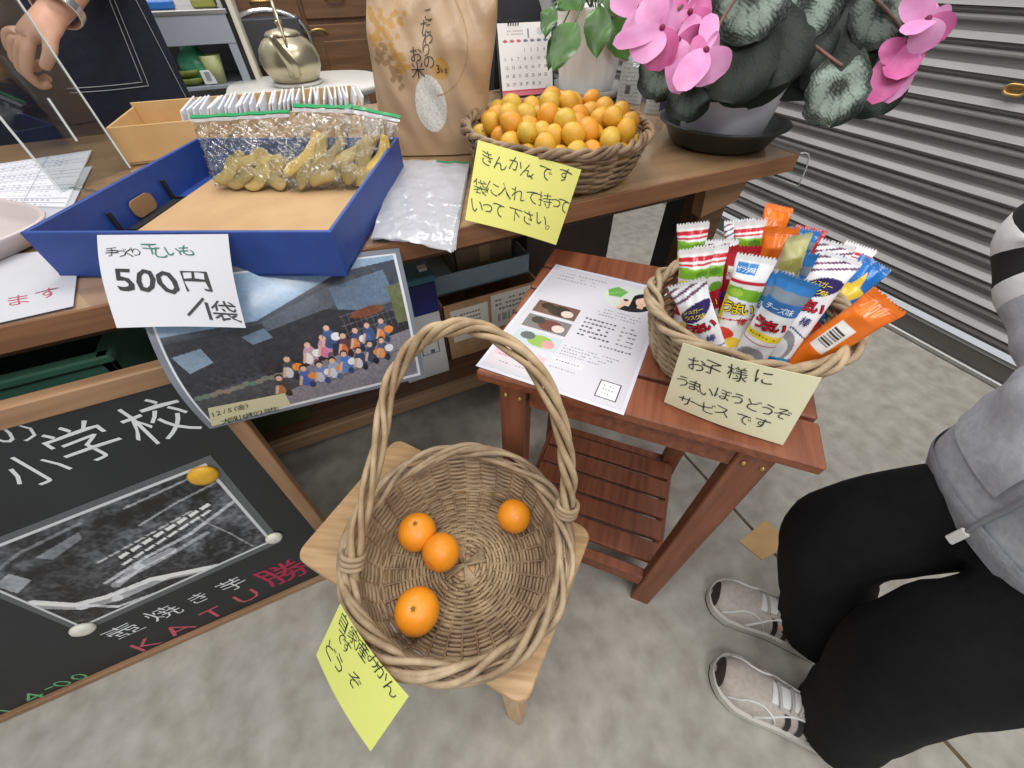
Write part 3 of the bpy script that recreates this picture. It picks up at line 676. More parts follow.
def drop(n):
    for it in range(n):
        best = None; r = rng.uniform(.0168, .0205)
        for tr in range(26):
            a = rng.random()*6.283; q = math.sqrt(rng.random()); lim = .162-r
            x, y = q*lim*math.cos(a), q*lim*1.06*math.sin(a); z = .014+r
            for (bx_, by_, bz, br) in balls:
                d2 = (x-bx_)**2+(y-by_)**2; R2 = (r+br)*.95
                if d2 < R2*R2: z = max(z, bz+math.sqrt(R2*R2-d2))
            over = z+r-(.096+.040*(1-q**3))
            if best is None or z < best[0]: best = (z, x, y, over)
        if best[3] < 0: balls.append((best[1], best[2], best[0], r))
drop(210)
for (x, y, z, r) in balls:
    o = bpy.data.objects.new('kumquat', protos[rng.choice((0, 0, 1, 1, 2))]); COL.objects.link(o)
    o.location = (KB[0]+x, KB[1]+y, ZT+z); o.scale = (r, r, r); o.rotation_euler = (rng.uniform(0, 3.1), rng.uniform(0, 3.1), rng.uniform(0, 6.2))
    tag(o, 'small glossy orange-yellow kumquat in the heap in the oval wicker basket', 'kumquat', 'kumquats in the oval basket')
sk = Sheet(Z((478, 140), .872), A(.388, .566, .836), Yp((556, 245), .542), Z((465, 220), .785), lambda u, v: .006*np.sin(u*3.1)*v)
note('paper_note', 'big bright yellow handwritten note on the front of the kumquat basket', sk, 'note_y', [
    ([('き', (487, 158)), ('ん', (500, 163)), ('か', (516, 165)), ('ん', (528, 171)), ('、', (531, 177)), ('で', (545, 173)), ('す', (565, 176))], .025, -.03, -.006, 'ink'),
    ([('袋', (480, 187)), ('に', (493, 189)), ('入', (505, 191)), ('れ', (518, 194)), ('て', (532, 198)), ('持', (545, 200)), ('っ', (556, 204)), ('て', (563, 206))], .025, -.03, -.008, 'ink'),
    ([('い', (477, 206)), ('っ', (488, 209)), ('て', (498, 210)), ('下', (515, 215)), ('さ', (528, 217)), ('い', (541, 220)), ('。', (547, 228))], .025, -.03, -.006, 'ink')])

# ------------------------------------------------------------------ snack basket on the bench
NB = (.441, .243); ZB = .6745
nb = thing('snack_basket', 'round wicker basket full of bright snack packets on the reddish side table', 'basket', (NB[0], NB[1], ZB))
basket(nb, NB, ZB, [(.092, .005), (.098, .014), (.107, .045), (.113, .072), (.116, .09)], 26, .0030, .0024, .0072, 4, ['cane', 'cane', 'cane_rim'], base_n=12, rim_strand=.0038, waves=6)
PW, PL, PT = .039, .148, .021
def pk(x, y, lift=0.0, sgn=1):
    u = np.asarray(x, float)/PW; v = np.asarray(y, float)/PL
    t = np.clip(np.minimum(v, 1-v)/.17, 0, 1); e = np.sqrt(np.clip(1-(1-t)**2, 0, 1)); e2 = np.clip((np.minimum(v, 1-v)-.045)/.12, 0, 1); e = np.minimum(e, e2)
    wd = PW*(1-.10*e); pf = np.clip(1-(2*u-1)**2, 0, 1)**.6
    wr = .0009*np.sin(u*19+v*5)*np.exp(-((np.minimum(v, 1-v)-.1)/.06)**2)+.0006*np.sin(v*31+u*7)*e
    zig = .0012*np.sign(np.sin(u*math.pi*22))*((v < .004) | (v > .996))
    return np.stack([(u-.5)*wd, -sgn*(PT/2*pf*e+.0004+wr*pf+lift), PL*(.5-v)+zig], -1)
def pf(x, y, lift=0.0): return pk(x, y, np.asarray(lift, float))
def packet(kind):
    W, N = (46, 120)
    base = dict(A=(238, 238, 242), B=(236, 236, 236), C=(232, 234, 240), D=(232, 116, 24), E=(178, 24, 40), F=(198, 196, 140), G=(30, 112, 190), H=(236, 234, 234), S=(176, 176, 178))[kind]
    cv = Canvas(W, N, base)
    if kind == 'A':
        for k in range(4): cv.line([(-.1, .17-.05*k), (1.1, .04-.05*k)], .05, (108, 60, 96))
        cv.rect(0, 0, 1, .03, (226, 226, 230)); cv.ell(.5, .245, .49, .075, (44, 30, 96), -.1)
        cv.ell(.45, .74, .42, .14, (146, 146, 150)); cv.ell(.45, .76, .3, .09, (222, 222, 224)); cv.line([(0, .62), (.5, .57), (1, .62)], .03, (60, 66, 130))
        cv.poly([(0, .86), (1, .80), (1, 1), (0, 1)], (40, 140, 200)); cv.line([(0, .92), (1, .88)], .05, (246, 214, 60)); cv.ell(.3, .80, .12, .03, (214, 60, 44))
    elif kind == 'B':
        cv.rect(.1, .06, .62, .135, (60, 130, 196)); cv.rect(0, .175, 1, .2, (196, 30, 44)); cv.poly([(0, .22), (1, .24), (1, .33), (0, .30)], (120, 178, 40)); cv.ell(.3, .27, .2, .03, (170, 206, 70))
        cv.rect(0, .30, .12, .55, (222, 190, 60)); cv.line([(0, .5), (1, .46)], .03, (200, 40, 44)); cv.ell(.35, .60, .3, .05, (226, 70, 50)); cv.ell(.7, .66, .22, .045, (240, 200, 70)); cv.ell(.5, .80, .38, .09, (150, 150, 152)); cv.ell(.45, .82, .22, .05, (230, 230, 228)); cv.line([(0, .95), (1, .9)], .07, (236, 180, 50))
    elif kind == 'H':
        cv.rect(0, .07, 1, .10, (200, 30, 50)); cv.rect(0, .115, 1, .13, (200, 60, 70)); cv.poly([(0, .14), (1, .16), (1, .25), (0, .23)], (126, 182, 44)); cv.ell(.7, .2, .2, .03, (90, 150, 40)); cv.ell(.25, .30, .25, .06, (240, 214, 50)); cv.ell(.75, .33, .22, .05, (110, 170, 50))
        cv.poly([(0, .40), (1, .34), (1, .52), (0, .58)], (190, 26, 56)); cv.ell(.5, .70, .4, .1, (236, 200, 60)); cv.ell(.5, .88, .4, .09, (150, 150, 152))
    elif kind == 'C':
        cv.rect(0, 0, 1, .10, (44, 118, 186)); cv.rect(0, .1, 1, .17, (120, 132, 146)); cv.rect(0, .17, 1, .27, (44, 112, 184)); cv.rect(0, .44, 1, .50, (240, 216, 60)); cv.text(.1, .47, .8, 8, (90, 70, 40), .02)
        cv.rect(0, .53, 1, .545, (190, 60, 50)); cv.ell(.5, .70, .42, .12, (150, 150, 154)); cv.ell(.5, .72, .26, .07, (236, 220, 200)); cv.ell(.28, .86, .25, .06, (60, 130, 200)); cv.ell(.72, .88, .26, .05, (222, 60, 46)); cv.ell(.4, .95, .3, .04, (240, 190, 60))
    elif kind == 'D':
        cv.mottle(26, 9); cv.rect(.22, .26, .72, .52, (238, 236, 232))
        for q in range(16):
            if nr.rand() < .75: cv.rect(.27, .275+.0135*q, .62, .275+.0135*q+nr.uniform(.004, .009), (50, 46, 44))
        cv.rect(0, .05, 1, .06, (200, 84, 20)); cv.rect(0, .07, 1, .078, (206, 92, 22))
    elif kind == 'E':
        cv.rect(.18, .15, .85, .26, (238, 236, 234)); cv.ell(.3, .42, .22, .06, (40, 60, 140)); cv.ell(.7, .48, .25, .08, (214, 60, 56)); cv.ell(.5, .62, .35, .08, (236, 224, 216)); cv.rect(0, .05, 1, .06, (140, 16, 30))
    elif kind == 'F':
        cv.mottle(40, 8); cv.poly([(0, .2), (1, .1), (1, .4), (0, .5)], (176, 176, 96)); cv.ell(.5, .6, .3, .1, (220, 210, 150))
    elif kind == 'G':
        cv.poly([(.5, .1), (.66, .24), (.95, .26), (.7, .36), (.8, .52), (.5, .42), (.2, .52), (.3, .36), (.05, .26), (.34, .24)], (244, 206, 60)); cv.rect(0, .62, 1, .72, (220, 60, 50))
    elif kind == 'S':
        cv.mottle(50, 7); cv.rect(.44, 0, .56, 1, (150, 150, 154)); cv.rect(.47, 0, .49, 1, (206, 206, 208))
        for q in range(12):
            if nr.rand() < .8: cv.rect(.66, .25+.025*q, .74, .25+.025*q+.018, (70, 70, 74))
    b = MB()
    class S_: w = PW; h = PL
    v, u = np.meshgrid(np.linspace(0, 1, N), np.linspace(0, 1, W), indexing='ij')
    b.grid(pk(u*PW, v*PL), 0, True, lin(np.clip(cv.a, 0, 255)))
    back = np.broadcast_to(lin(base if kind in 'DE' else (190, 190, 192)), (40, 20, 3)); v, u = np.meshgrid(np.linspace(0, 1, 40), np.linspace(0, 1, 20), indexing='ij')
    b.grid(pk(u*PW, v*PL, 0, -1), 0, True, back, True)
    x0, x1 = pk(0*v[:, 0], v[:, 0]*PL), pk(0*v[:, 0], v[:, 0]*PL, 0, -1); b.grid(np.stack([x0, x1]), 0, True, back[:, :2].transpose(1, 0, 2))
    x0, x1 = pk(PW+0*v[:, 0], v[:, 0]*PL), pk(PW+0*v[:, 0], v[:, 0]*PL, 0, -1); b.grid(np.stack([x1, x0]), 0, True, back[:, :2].transpose(1, 0, 2))
    def wr(txt, x, y, sz, step, c, off, outline=None, ang=0.0, oc=None):
        x, step, sz = x*PW/.050, step*PW/.050, sz*.88
        for i, g in enumerate(txt):
            if outline: char(b, pf, g, x+i*step, y, sz, ang, off=off+outline, lift=.0008, wob=.04, col=lin(oc))
        for i, g in enumerate(txt): char(b, pf, g, x+i*step, y, sz, ang, off=off, lift=.0014, wob=.04, col=lin(c))
    if kind == 'A':
        wr('シュガー', .012, .0322, .0082, .0076, (244, 220, 70), .0, ang=.06); wr('ラスク味', .0122, .0405, .0082, .0076, (244, 220, 70), .0, ang=.06)
        wr('うまい', .0105, .057, .0175, .0145, (206, 24, 44), .012, .05, .05, (70, 10, 30)); wr('棒', .036, .074, .013, .01, (40, 44, 120), .01)
    elif kind == 'B':
        wr('サラダ味', .0085, .0145, .007, .0065, (240, 240, 244), 0); wr('うまい', .0105, .057, .0175, .0145, (246, 222, 40), .012, .05, .05, (60, 40, 30)); wr('棒', .038, .071, .011, .01, (190, 30, 40), .01)
    elif kind == 'H':
        wr('うまい', .0095, .068, .0165, .0135, (246, 222, 60), .012, .05, .05, (80, 20, 30))
    elif kind == 'C':
        wr('チーズ味', .0105, .0325, .0095, .0095, (236, 240, 246), .004); wr('うまい', .0105, .054, .0175, .0145, (206, 24, 44), .012, .05, .03, (70, 10, 30))
    elif kind == 'D':
        wr('うまい', .040, .050, .012, .0001, (246, 218, 40), .012) if False else wr('う', .0385, .1, .02, .01, (246, 218, 40), .014, .05, .0, (70, 30, 10))
    elif kind == 'E':
        wr('たこ焼味', .0125, .0305, .0085, .0082, (190, 30, 40), .004); wr('うまい', .0105, .085, .016, .0145, (244, 220, 60), .012, .05, .0, (70, 10, 30))
    return b.mesh('snack_packet', ['print_gloss'])
PK = {k: packet(k) for k in 'ABCDEFGHS'}
def snack(kind, ptop, plow, ztop, label, roll=0.0, turn=0.0, out=0.0):
    """a packet whose top edge is seen at ptop; it leans along the line toward plow"""
    Tp = Z(ptop, ztop); Lo = Z(plow, ztop-.075)
    d = unit(Tp-Lo); d = unit(d+A(0, 0, .35)); bot = Tp-d*PL; q = bot[:2]-A(*NB); q = q*min(1, .07/max(np.linalg.norm(q), 1e-6))+A(*NB); d = unit(Tp-A(q[0], q[1], min(bot[2], ZB+.02))); c = Tp-d*PL/2
    c[2] = max(c[2], ZB+.012+PL/2*abs(d[2]))
    n = CAMP-c; n = n-d*(n@d); n = unit(n); x = np.cross(n, d)*-1; x = np.cross(d, -n)
    x = unit(np.cross(-n, d)); R = np.stack([x, -n, d], 1)@rotm((0, 0, 1), turn)
    if np.linalg.det(R) < 0: R[:, 0] *= -1
    o = bpy.data.objects.new('snack_packet', PK[kind]); COL.objects.link(o); mm = Matrix(R.tolist()).to_4x4(); mm.translation = Vector(c.tolist()); o.matrix_world = mm
    tag(o, label, 'snack', 'snack packets in the round basket'); return o
snack('D', (780, 206), (778, 250), 0.813, 'upright orange snack packet rising highest at the back of the basket', turn=.3)
snack('E', (812, 228), (806, 290), 0.803, 'dark red snack packet with a white label at the back of the basket')
snack('H', (688, 238), (684, 290), 0.808, 'white, green and red snack packet at the far left back of the basket')
snack('A', (722, 240), (716, 320), 0.816, 'white packet with a purple badge standing second row, left of centre', turn=-.1)
snack('H', (745, 233), (752, 290), 0.803, 'packet with a red striped top peeking over the second row')
snack('D', (774, 243), (782, 290), 0.808, 'small tip of an orange packet in the middle of the basket')
snack('F', (792, 250), (792, 300), 0.813, 'pale green and cream packet in the middle of the basket', turn=.9)
snack('C', (797, 244), (800, 300), 0.798, 'blue packet half hidden behind the cream packet', turn=.3)
snack('A', (832, 254), (812, 320), 0.806, 'white packet with a purple badge half hidden behind the cheese one', turn=.1)
snack('H', (862, 246), (846, 310), 0.803, 'silver and green packet end at the far right back of the basket', turn=-.3)
snack('G', (874, 266), (856, 340), 0.798, 'blue packet with a yellow star shape at the right of the basket', turn=.2)
snack('H', (692, 262), (690, 320), 0.813, 'red and green packet sunk low at the left rim of the basket', turn=.2)
snack('S', (778, 270), (742, 352), 0.828, 'silver back side of a packet leaning right of the yellow lettered one', turn=.5)
snack('C', (783, 286), (752, 350), 0.820, 'blue packet squeezed between the silver back and the cheese one', turn=-.2)
snack('B', (757, 256), (728, 350), 0.843, 'front packet with a blue label and large yellow lettering', turn=-.05)
snack('A', (686, 282), (732, 356), 0.824, 'white packet leaning left over the front rim beside the cream note', turn=-.25)
snack('A', (843, 256), (799, 366), 0.843, 'large white packet with a purple badge at the front right')
snack('C', (800, 278), (768, 366), 0.846, 'blue topped cheese packet at the front centre of the basket')
snack('D', (890, 300), (822, 366), 0.823, 'orange packet with a barcode leaning out at the right rim')
sn = Sheet(Z((683, 343), .785), Z((822, 378), .778), Z((783, 445), .677), Z((664, 402), .677), lambda u, v: .004*np.sin(u*3.1))
note('paper_note', 'cream handwritten note leaning on the snack basket over the side table edge', sn, 'note_c', [
    ([('お', (697, 364)), ('子', (712, 368)), ('様', (737, 373)), ('に', (764, 377))], .0225, -.03, -.006, 'ink'),
    ([('う', (683, 381)), ('ま', (695, 386)), ('い', (706, 391)), ('ぼ', (723, 394)), ('う', (738, 399)), ('ど', (754, 405)), ('う', (768, 410)), ('ぞ', (782, 414))], .0195, -.03, -.006, 'ink'),
    ([('サ', (686, 401)), ('ー', (698, 404)), ('ビ', (709, 408)), ('ス', (722, 411)), ('で', (743, 419)), ('す', (762, 423))], .0195, -.03, -.006, 'ink')])

snack('H', (708, 254), (706, 320), .815, 'yellow and red packet wedged behind the left leaning white one', turn=.15)
snack('A', (737, 226), (740, 300), .80, 'striped white packet end at the back left of the basket', turn=.1)
snack('C', (818, 268), (800, 330), .815, 'blue topped packet tucked behind the large white one at the right', turn=.2)
snack('E', (736, 262), (730, 320), .81, 'red packet edge visible behind the yellow lettered front packet')
snack('A', (826, 270), (790, 340), .805, 'white packet with a badge squeezed beside the orange barcode one', turn=.3)
# ------------------------------------------------------------------ flyer on the bench
fy = HB+.0005
def droop(u, v): return -.0*u
fs = Sheet(Z((555.9, 264.4), fy), Z((667.9, 290.3), fy), Z((623.6, 415.4), fy), Z((475.7, 365.9), fy))
o = thing('flyer', 'white laminated flyer with round portrait photo lying on the reddish side table', 'flyer', tuple(fs(fs.w/2, fs.h/2, 0)))
M['laminate'] = film('laminate_film', (246, 248, 252), 0.06, 0.1)
b = MB(); fs.slab(b, 4, 4, 0.0004); b.V = [v+A(0, 0, .0005) for v in b.V]; put('laminate', b, mat('laminate_white', (214, 214, 226), 0.2), o)
cv = Canvas(250, 350, (204, 203, 211))
cv.rect(.02, .83, .40, .97, (224, 184, 192)); cv.rect(.02, .9, .4, .97, (214, 204, 210))
cv.ell(.755, .165, .215, .125, (206, 212, 204)); 
k = ((cv.x-.755)/.215)**2+((cv.y-.165)/.125)**2 < 1
def inell(f):
    old = cv.a.copy(); f(); cv.a = np.where(k[..., None], cv.a, old)
def portrait():
    cv.poly([(.55, .12), (.62, .07), (.72, .10), (.68, .17), (.58, .18)], (104, 168, 84)); cv.line([(.57, .16), (.70, .10)], .008, (150, 196, 120))
    cv.ell(.86, .16, .085, .075, (30, 28, 30)); cv.poly([(.78, .12), (.95, .12), (.965, .29), (.77, .29)], (30, 28, 30)); cv.ell(.86, .165, .052, .052, (226, 188, 164)); cv.rect(.835, .2, .885, .25, (218, 178, 154)); cv.poly([(.78, .12), (.86, .095), (.94, .12), (.9, .135), (.85, .125), (.81, .155)], (30, 28, 30))
    cv.poly([(.66, .30), (.74, .24), (.98, .235), (1.0, .30)], (38, 36, 42)); cv.ell(.735, .205, .042, .03, (228, 190, 166)); cv.line([(.70, .27), (.735, .21)], .034, (226, 188, 164)); cv.ell(.73, .185, .022, .012, (60, 50, 46))
    cv.rect(.842, .188, .878, .192, (190, 90, 90))
inell(portrait)
for q, (y0, c1, c2) in enumerate(((.385, (112, 84, 74), (60, 50, 48)), (.525, (120, 116, 118), (110, 60, 62)), (.665, (186, 198, 204), (140, 176, 80)))):
    cv.rect(.07, y0, .43, y0+.115, c1); cv.ell(.28, y0+.06, .1, .045, c2); cv.ell(.17, y0+.04, .06, .03, tuple(np.array(c1)*.5)); cv.ell(.35, y0+.07, .05, .03, (214, 196, 186) if q < 2 else (226, 150, 150))
for y, x, wd, n in ((.06, .1, .42, 14), (.095, .08, .34, 12), (.13, .08, .40, 13)): cv.text(x, y, wd, n, (150, 140, 140), .012)
for y, x, wd, n in ((.325, .58, .33, 13), (.352, .56, .36, 15), (.378, .58, .3, 12)): cv.text(x, y, wd, n, (112, 110, 118), .009)
for i in range(5): cv.text(.50, .44+.036*i, .26, 8, (60, 58, 64), .017); cv.text(.80, .44+.036*i, .13, 4, (90, 88, 94), .013)
cv.text(.70, .63, .24, 9, (80, 80, 88), .012)
for i in range(4): cv.text(.46, .70+.022*i, .42-.04*i, 16, (130, 128, 136), .009)
cv.text(.06, .86, .24, 8, (214, 96, 120), .016); cv.text(.06, .892, .3, 12, (196, 130, 150), .012); cv.text(.1, .94, .2, 8, (120, 120, 130), .009)
cv.rect(.44, .80, .66, .835, (226, 226, 230)); cv.text(.46, .817, .18, 8, (120, 120, 126), .012); cv.text(.44, .87, .2, 9, (150, 150, 156), .009)
cv.rect(.81, .855, .95, .965, (52, 52, 56)); cv.rect(.815, .859, .945, .961, (240, 240, 244)); cv.text(.84, .885, .08, 4, (120, 120, 126), .01); cv.text(.84, .91, .08, 4, (120, 120, 126), .01); cv.text(.84, .935, .08, 4, (120, 120, 126), .01)
b = MB(); cv.lay(b, fs, 0.0008, .025, .02, .975, .98); put('print', b, 'print_gloss', o)

# ================================================================== ON THE TABLE, LEFT
# blue box
C1, C2 = A(-.359, .691, 0), A(-.005, .518, 0); ux = unit(C2-C1); uy = np.cross([0, 0, 1], ux); BL_, BD_, ZBX, HBX = .394, .392, .776, .062
def bb(x, y, z): return A(C1[0], C1[1], ZBX)+ux*x+uy*y+A(0, 0, z)
RBX = np.stack([ux, uy, [0, 0, 1]], 1)
M['blue'] = mat('blue_card', (36, 66, 138), 0.5, noise=40, rgb2=(40, 72, 148)); M['kraft'] = mat('kraft_card', (182, 146, 102), 0.75, noise=16, rgb2=(192, 156, 112)); M['slot'] = mat('slot_black', (22, 22, 26), 0.8)
bx_ = thing('blue_box', 'large shallow blue cardboard box holding bags of dried sweet potato', 'box', tuple(bb(BL_/2, BD_/2, 0)))
tk = .006
put('base', MB().box(bb(BL_/2, BD_/2, .002), (BL_, BD_, .004), RBX), 'blue', bx_)
put('wall', MB().box(bb(BL_/2, tk/2, HBX/2), (BL_, tk, HBX), RBX, .001), 'blue', bx_)
put('wall', MB().box(bb(BL_/2, BD_-tk/2, HBX/2), (BL_, tk, HBX), RBX, .001), 'blue', bx_)
put('wall', MB().box(bb(tk/2, BD_/2, HBX/2), (tk, BD_-2*tk, HBX), RBX, .001), 'blue', bx_)
put('wall', MB().box(bb(BL_-tk/2, BD_/2, HBX/2), (tk, BD_-2*tk, HBX), RBX, .001), 'blue', bx_)
put('liner', MB().box(bb(BL_/2+.014, BD_/2, .0085), (BL_-.052, BD_-.016, .008), RBX, .001), 'kraft', bx_)
for y in (.115, .245): put('slot', MB().box(bb(tk+.004, y, .022), (.004, .006, .03), RBX).box(bb(tk+.012, y+.004, .0055), (.02, .012, .003), RBX), 'slot', bx_)
b = MB(); o4 = rrect(.05, .026, .010); b.poly(o4, -.0015, .0015, R=np.stack([uy, [0, 0, 1], ux], 1), c=bb(tk+.004, .18, .022)); put('tab', b, mat('tab_kraft', (150, 116, 80), .8), bx_)
put('slot', MB().box(bb(tk+.012, .18, .0055), (.016, .14, .003), RBX), 'slot', bx_)
# price tag on its front
fn_ = -uy
def bf(px, d=.003): return onplane(px, bb(0, -d, 0), fn_)
st5 = Sheet(bf((97, 235)), bf((228, 234)), Yp((246, 328), .475), Yp((117, 328), .49), lambda u, v: .003*np.sin(u*3.1)*v+.006*np.sin(v*3.1))
M['ink_g'] = mat('green_marker', (34, 104, 84), .6)
M['ink_k'] = mat('black_marker', (30, 30, 32), .6)
note('price_tag', 'white handwritten 500 yen price tag taped to the front of the blue box', st5, 'paper', [
    ([('手', (112, 252)), ('づ', (121, 253)), ('く', (129, 253)), ('り', (136, 252))], .017, 0, -.008, 'ink'),
    ([('干', (151, 249)), ('し', (162, 253)), ('い', (173, 252)), ('も', (187, 251))], .021, 0, .0, 'ink_g'),
    ([('5', (126, 281)), ('0', (146, 281)), ('0', (168, 282))], .047, 0, .014, 'ink_k'), ([('円', (196, 281))], .035, 0, .006, 'ink_k'),
    ([('/', (196, 308))], .048, -.55, -.004, 'ink_k'), ([('1', (209, 312))], .034, 0, .006, 'ink_k'), ([('袋', (226, 312))], .030, 0, .006, 'ink_k')])
# photo sheet hanging from the table edge
ps = Sheet(Yp((142, 330), .578)*A(1, 1, 1), Yp((399, 248), .584), Yp((425, 377), .514), Yp((210, 429), .510))
TLs = ps.c[1]+(ps.c[3]-ps.c[2])+A(0, 0, 0); ps = Sheet(TLs, ps.c[1], ps.c[2], ps.c[3], lambda u, v: .042*(1-.75*u)*np.sin(np.clip(v, 0, 1)*3.1416))
o = thing('photo_sheet', 'laminated group photograph of children hanging over the table edge under the blue box', 'photograph', tuple(ps(ps.w/2, ps.h, 0)))
b = MB(); ps.slab(b, 24, 20, .0007); put('laminate', b, mat('laminate_grey', (128, 134, 146), .2), o)
cv = Canvas(330, 235, (64, 66, 78))
cv.rect(0, 0, 1, .42, (150, 178, 206)); cv.mottle(18, 40)
cv.poly([(0, .30), (.34, .30), (.72, .08), (1, .04), (1, .45), (0, .5)], (66, 72, 84)); cv.poly([(.30, .34), (.78, .10), (.80, .22), (.34, .44)], (88, 94, 106)); cv.poly([(.66, .17), (.92, .10), (.95, .32), (.68, .40)], (104, 124, 148)); cv.poly([(0, .34), (.36, .32), (.40, .62), (0, .72)], (52, 52, 60))
cv.poly([(.28, .4), (.62, .3), (.98, .42), (1, .66), (.3, .72)], (46, 44, 50))
cv.poly([(.02, .42), (.12, .40), (.14, .50), (.05, .54)], (136, 158, 178)); cv.poly([(.27, .38), (.36, .35), (.38, .42), (.3, .44)], (110, 132, 152))
for k in range(11): cv.line([(.68+.026*k, .37-.004*k), (.69+.027*k, .56-.004*k)], .003, (92, 92, 100))
for y in (.37, .44, .5): cv.line([(.67, y), (.97, y-.06)], .004, (100, 100, 108))
cv.ell(.80, .37, .085, .035, (122, 74, 54), -.15); cv.poly([(.92, .22), (1, .2), (1, .5), (.93, .5)], (104, 112, 78)); cv.mottle(14, 5)
cv.poly([(.0, .74), (.35, .70), (1, .56), (1, 1), (0, 1)], (132, 130, 140)); cv.poly([(.0, .72), (.3, .70), (.5, .78), (.2, .92), (0, .92)], (70, 72, 76)); cv.mottle(26, 3, cv.y > .6)
cv.line([(.55, .84), (.68, .80), (.9, .72)], .012, (92, 92, 104), .6)
for k in range(16): cv.ell(.03+.026*k, .73-.003*k+nr.uniform(-.01, .01), .016, .02, (120+nr.randint(-25, 25), 124, 112))
kids = [(.50, .53, (190, 150, 170), (228, 224, 224)), (.57, .50, (196, 140, 168), (206, 120, 150)), (.60, .44, (70, 90, 140), (60, 76, 120)), (.66, .52, (90, 60, 70), (206, 110, 60)), (.72, .50, (64, 76, 116), (220, 128, 60)), (.78, .48, (60, 84, 130), (70, 100, 160)), (.85, .47, (90, 100, 130), (226, 134, 60)), (.40, .60, (70, 72, 84), (210, 206, 206)),
        (.45, .70, (86, 104, 170), (70, 96, 176)), (.52, .70, (110, 130, 190), (190, 196, 214)), (.58, .69, (150, 170, 200), (206, 214, 226)), (.64, .66, (80, 120, 190), (96, 132, 196)), (.71, .66, (60, 74, 100), (210, 212, 220)), (.77, .63, (54, 66, 92), (60, 72, 96)), (.83, .62, (80, 90, 120), (226, 150, 90)), (.34, .73, (70, 60, 60), (176, 116, 70))]
for x, y, c1, c2 in kids:
    cv.ell(x, y+.07, .030, .075, c1); cv.ell(x-.012, y+.09, .018, .045, c2); cv.ell(x+.014, y+.135, .014, .03, tuple(np.array(c1)*.6)); cv.ell(x, y-.022, .017, .026, (44, 38, 38)); cv.ell(x, y-.012, .013, .021, (222, 180, 158)); cv.line([(x-.02, y+.05), (x-.035, y+.11)], .012, (216, 176, 154))
    if nr.rand() < .5: cv.ell(x+.03, y+.06, .022, .03, (230, 140, 60) if nr.rand() < .6 else (232, 232, 236))
cv.mottle(16, 2)
for e in ((0, 0, 1, .012), (0, .975, 1, 1), (0, 0, .008, 1), (.984, 0, 1, 1)): cv.rect(*e, (228, 230, 236))
b = MB(); cv.lay(b, ps, 0.0005, .022, .03, .978, .97); put('print', b, 'print_gloss', o)
q4_ = [ps.xy(q) for q in ((208, 408), (285, 393), (291, 405), (212, 426))]; ls = Sheet(*[ps(A(x), A(y), A(.0012))[0] for x, y in q4_])
b = MB(); ls.slab(b, 3, 3, .0003); cap = put('caption_strip', b, mat('cream_strip', (214, 208, 170), .6), o)
for chars, sz in (([(c, (213+5.6*i, 414.5-1.5*i)) for i, c in enumerate('12/5(金)')], .0125), ([(c, (226+7.0*i, 421-1.75*i)) for i, c in enumerate('大岡小学校2年生')], .0135)):
    b = MB(); pxline(b, ls, chars, sz, 0, off=.0, wob=.05, lift=.0006); put('handwriting', b, 'ink', cap)
# dried sweet potato in zip bags, leaning on the back wall of the box
M['potato'] = [mat('dried_potato_%d' % i, c, .5, noise=22, rgb2=c2, bump=(60, .5)) for i, (c, c2) in enumerate((((164, 138, 74), (192, 166, 98)), ((142, 118, 66), (172, 148, 92)), ((196, 158, 66), (214, 180, 92))))]
M['bag'] = film('clear_bag_film', (240, 242, 240), .10, .12, bump=(42, 1.0)); M['zip_g'] = mat('green_zip', (40, 156, 92), .35)
def zipbag(label, BLp, BRp, TRp, TLp, thick, seed):
    sh = Sheet(TLp, TRp, BRp, BLp); rr = np.random.RandomState(seed); k1, k2 = rr.uniform(5, 9, 2)
    def srf(x, y, sgn):
        u = x/sh.w; v = y/sh.h; base = sh(x, y, 0*x)
        f = np.clip(1-(2*u-1)**2, 0, 1)**.5*np.clip((v-.14)/.35, 0, 1)**.8*np.clip((1-v)/.08, 0, 1)**.6
        wv = .004*np.sin(k1*u*3+k2*v*4)+.0028*np.sin(k2*u*9-k1*v*7)+.0018*np.sin(23*u+19*v+k1)+.003*np.sin(14*(u-.5)/(v+.25)+k2)
        return base+sh.n*(sgn*thick*f*(.75+.25*np.sin(k1*u+k2*v))+wv*np.clip((v-.06)*4, .15, 1))[..., None]
    o = thing('zip_bag', label, 'bag', tuple(sh(sh.w/2, sh.h, 0)), 'zip bags in the blue box')
    v, u = np.meshgrid(np.linspace(0, 1, 44), np.linspace(0, 1, 40), indexing='ij'); b = MB()
    b.grid(srf(u*sh.w, v*sh.h, 1.0)).grid(srf(u*sh.w, v*sh.h, -.35), flip=True); put('film', b, 'bag', o)
    b = MB(); x = np.linspace(0, sh.w, 24)
    for y0, y1 in ((.0, .038),): P0, P1 = srf(x, 0*x+y0*sh.h, .0), srf(x, 0*x+y1*sh.h, .0)
    P = np.stack([P0, P1]); b.grid(P+sh.n*.0012).grid(P-sh.n*.0012, flip=True); b.grid(np.stack([P[0]-sh.n*.0012, P[0]+sh.n*.0012])); b.grid(np.stack([P[1]+sh.n*.0012, P[1]-sh.n*.0012])); put('zip_strip', b, 'zip_g', o)
    b = MB(); P0, P1 = srf(x, 0*x+.055*sh.h, 0.), srf(x, 0*x+.10*sh.h, 0.); P = np.stack([P0, P1]); b.grid(P+sh.n*.0016); put('zip_band', b, film('zip_band_film', (230, 226, 244), .12, .2, milky=.35), o)
    return sh
